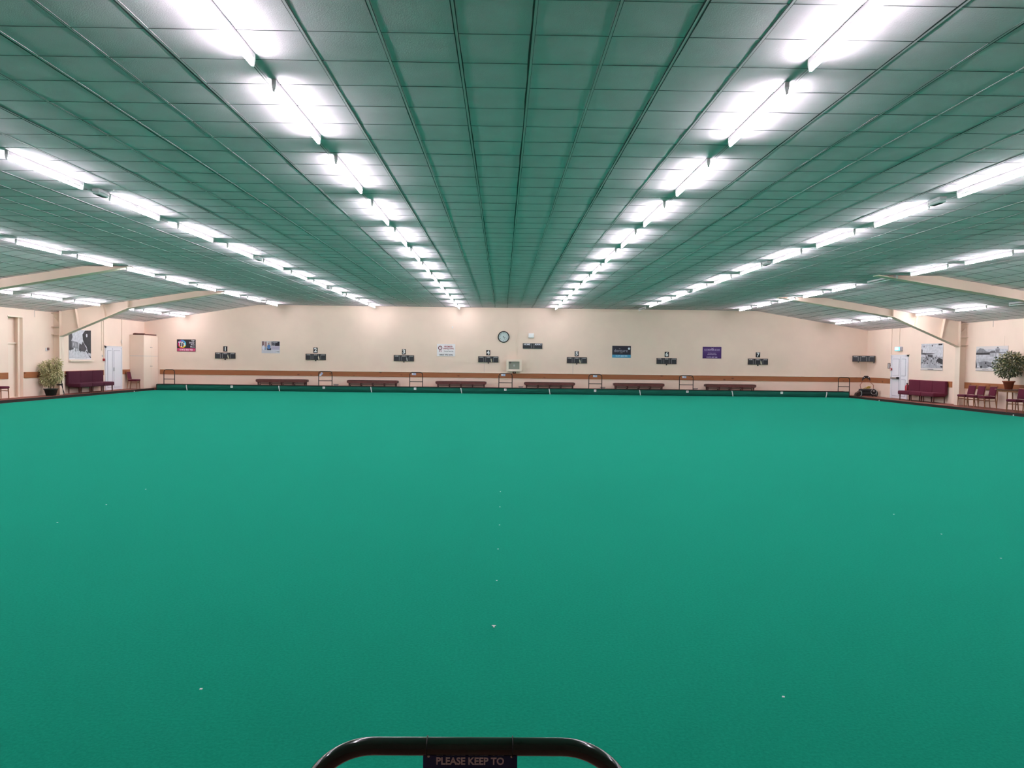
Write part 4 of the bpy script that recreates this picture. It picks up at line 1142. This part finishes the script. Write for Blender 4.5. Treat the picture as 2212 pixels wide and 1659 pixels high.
sh += [(rc(0.35, 0.035, 0.62, 0.05), grey(0.35)), (rc(0.0, 0.0, 1.0, 0.01), grey(0.45))]
artwork(r, 'print', w, h, sh, -0.021)

r = side('photo_print', 'black and white seaside pavilion photo behind the potted tree', 'picture', XR, 30.65, 2.06)
w, h = 2.0, 1.0
board(r, 'panel', w, h, rgbm(214, 206, 202), 0.02)
sh = [(rc(0, 0.10, 1, 0.88), grey(0.80)), (rc(0, 0.10, 1, 0.5), grey(0.74)),
      ([(0.0, 0.70), (0.03, 0.82), (0.12, 0.93), (0.25, 0.90), (0.32, 0.80), (0.45, 0.76), (0.45, 0.70)], grey(0.55)), (rc(0.0, 0.66, 0.45, 0.74), grey(0.25)),
      (rc(0.4, 0.73, 0.95, 0.755), grey(0.35)), ([(0.42, 0.755), (0.5, 0.82), (0.62, 0.82), (0.62, 0.755)], grey(0.42)), (rc(0.45, 0.58, 0.60, 0.72), grey(0.68)),
      ([(0.64, 0.74), (0.62, 0.88), (0.76, 0.88), (0.74, 0.74)], grey(0.52)), (rc(0.61, 0.875, 0.77, 0.905), grey(0.75)), ([(0.65, 0.905), (0.69, 0.97), (0.695, 1.0), (0.70, 0.97), (0.74, 0.905)], grey(0.45)),
      (rc(0.63, 0.28, 0.65, 0.74), grey(0.45)), (rc(0.73, 0.28, 0.745, 0.74), grey(0.5)),
      ([(0.08, 0.36), (0.33, 0.40), (0.50, 0.34), (0.50, 0.18), (0.42, 0.10), (0.16, 0.12)], grey(0.52)), (ell(0.18, 0.16, 0.03, 0.05), grey(0.15)), (ell(0.33, 0.32, 0.025, 0.04), grey(0.15)),
      ([(0.34, 0.26), (0.5, 0.20), (0.62, 0.12), (0.5, 0.12)], grey(0.2)), ([(0.65, 0.22), (0.8, 0.26), (0.95, 0.22), (0.95, 0.16), (0.75, 0.14)], grey(0.25)),
      ([(0, 0.10), (0, 0.46), (0.02, 0.36), (0.05, 0.2), (0.03, 0.10)], grey(0.3)), (ell(0.08, 0.18, 0.03, 0.03), grey(0.9)), ([(0.45, 0.18), (0.6, 0.10), (0.35, 0.10)], grey(0.88)),
      (rc(0.22, 0.055, 0.42, 0.07), grey(0.4)), (rc(0.0, 0.0, 1.0, 0.012), grey(0.5))]
artwork(r, 'print', w, h, sh, -0.021)

# exit sign, lit
r = side('exit_sign', 'small lit blue-white exit sign above the white double door', 'exit sign', XR, 37.80, 2.55)
obj('housing', MB().rbox((-0.26, -0.14, -0.11), (0.26, -0.001, 0.11), 0.02), mat('grey_housing', (0.42, 0.45, 0.52), 0.4, 0.4), r)
obj('lit_panel', MB().rbox((-0.22, -0.15, -0.085), (0.22, -0.139, 0.085), 0.004), mat('exit_glow', (0.1, 0.7, 0.8), 0.4, 0.2, emit=1.6, ecol=(0.12, 0.75, 0.85)), r)
pic = MB().prism([(-0.15, -0.05), (-0.15, 0.06), (0.10, 0.06), (0.10, -0.05)], 'y', -0.153, -0.1495)
obj('pictogram', pic, mat('exit_white', (0.9, 0.95, 1), 0.4, 0.2, emit=2.2, ecol=(0.85, 1, 1)), r)

# fire call points, hooks, plates, extinguisher
r = side('fire_call_point', 'small red fire call point left of the exit door', 'call point', XR - 0.062, 38.47, 1.53)
obj('housing', MB().rbox((-0.075, -0.05, -0.06), (0.075, -0.001, 0.06), 0.012), RED, r)
obj('glass', MB().cbox((0, -0.052, 0), (0.07, 0.006, 0.05)), WHITEPL, r)
r = side('fire_call_point', 'small red fire call point beside the left white door', 'call point', XL, 36.98, 1.56)
obj('housing', MB().rbox((-0.075, -0.05, -0.06), (0.075, -0.001, 0.06), 0.012), RED, r)
obj('glass', MB().cbox((0, -0.052, 0), (0.04, 0.006, 0.03)), mat('call_glass', (0.3, 0.1, 0.1), 0.3, 0.4), r)
r = side('key_frame', 'small framed notice with a hook left of the exit door', 'notice', XR, 38.80, 1.70)
obj('frame', MB().box((-0.12, -0.03, -0.14), (-0.10, -0.001, 0.14)).box((0.07, -0.03, -0.14), (0.09, -0.001, 0.14)).box((-0.12, -0.03, -0.14), (0.09, -0.001, -0.12)).box((-0.12, -0.03, 0.12), (0.09, -0.001, 0.14)), mat('brown_frame', (0.12, 0.06, 0.045), 0.5, 0.3), r)
obj('paper', MB().cbox((-0.015, -0.012, 0), (0.17, 0.006, 0.24)), PALE, r)
obj('hook', MB().box((0.09, -0.04, -0.01), (0.16, -0.015, 0.06)), mat('brown_frame', (0.12, 0.06, 0.045)), r)
q = thing('fire_extinguisher', 'red fire extinguisher on the wall between exit door and maroon bench', 'fire extinguisher', (XR - 0.135, 36.78, 0.45))
obj('cylinder', MB().lathe([(0, 0), (0.085, 0.0), (0.10, 0.03), (0.10, 0.26), (0.07, 0.34), (0.03, 0.37), (0.03, 0.40), (0, 0.40)], 20), REDGLOSS, q)
obj('valve', MB().box((-0.02, -0.05, 0.39), (0.02, 0.05, 0.44)), BLACK, q)
obj('hose', MB().tube([(0, -0.04, 0.41), (-0.05, -0.12, 0.36), (-0.06, -0.13, 0.22), (-0.05, -0.11, 0.1)], 0.012, 8), BLACK, q)
for z, l, m_ in ((0.97, 'upper cream instruction plate above the fire extinguisher', rgbm(225, 180, 165)), (0.76, 'lower pink instruction plate above the fire extinguisher', rgbm(215, 150, 150))):
    r = side('instruction_plate', l, 'notice', XR - 0.026, 36.72, z)
    obj('plate', MB().cbox((0, -0.004, 0), (0.16, 0.006, 0.15)), m_, r)
    obj('print', MB().cbox((0, -0.0085, 0.02), (0.10, 0.002, 0.04)), rgbm(235, 215, 205), r)
r = side('motion_sensor', 'small sensor box on the left wall above the potted shrub', 'sensor', XL, 32.40, 1.98)
obj('base', MB().rbox((-0.09, -0.03, -0.06), (0.07, -0.001, 0.08), 0.01), PALE, r)
obj('sensor_head', MB().rbox((-0.02, -0.07, -0.02), (0.09, -0.028, 0.09), 0.012), mat('brown_sensor', (0.16, 0.09, 0.08), 0.5, 0.3), r)
for xw, y, z0, l in ((XL, 31.6, 3.30, 'short drop cable under the left eaves above the shrub'), (XR, 30.62, 3.33, 'short drop cable under the right eaves'), (XR, 29.9, 2.3, 'long drop cable above the seaside photo')):
    q = tag(obj('drop_cable', MB().box((-0.006, -0.012, 0), (0.006, -0.001, (2.95 if z0 < 3 else ZE + 0.05) - z0)), LGREY if z0 > 3 else CREAMGLOSS), l, 'cable'); q.location = (xw, y, z0); q.rotation_euler = (0, 0, PI / 2 if xw < 0 else -PI / 2)
for xw, y, z0, l in ((XL, 36.98, 1.62, 'cream conduit down to the call point at the left door'), (XL, 36.80, 2.0, 'second cream conduit left of the left white door'), (XL, 38.74, 0.12, 'cream conduit on the cabinet side of the left door'),
                     (XR, 38.61, 2.30, 'cream conduit left of the exit door'), (XR, 37.85, 2.66, 'cream conduit from the eaves to the exit sign')):
    q = tag(obj('conduit', MB().box((-0.018, -0.03, 0), (0.018, -0.001, ZE + 0.05 - z0)), STEELC), l, 'conduit', 'cream conduits beside the doors'); q.location = (xw, y, z0); q.rotation_euler = (0, 0, PI / 2 if xw < 0 else -PI / 2)
r = side('door_closer_box', 'small cream box on the conduit above the left white door', 'wall box', XL, 38.70, 2.47)
obj('box', MB().rbox((-0.06, -0.06, -0.09), (0.0, -0.031, 0.09), 0.008), PALE, r)
obj('lid', MB().cbox((-0.03, -0.062, 0), (0.04, 0.004, 0.12)), CREAMGLOSS, r)
r = side('wall_switch', 'small grey switch above the left fire call point', 'switch', XL, 36.86, 1.74)
obj('plate', MB().rbox((-0.04, -0.03, -0.05), (0.04, -0.001, 0.05), 0.006), PALE, r)
obj('rocker', MB().cbox((0, -0.032, 0), (0.02, 0.006, 0.03)), LGREY, r)
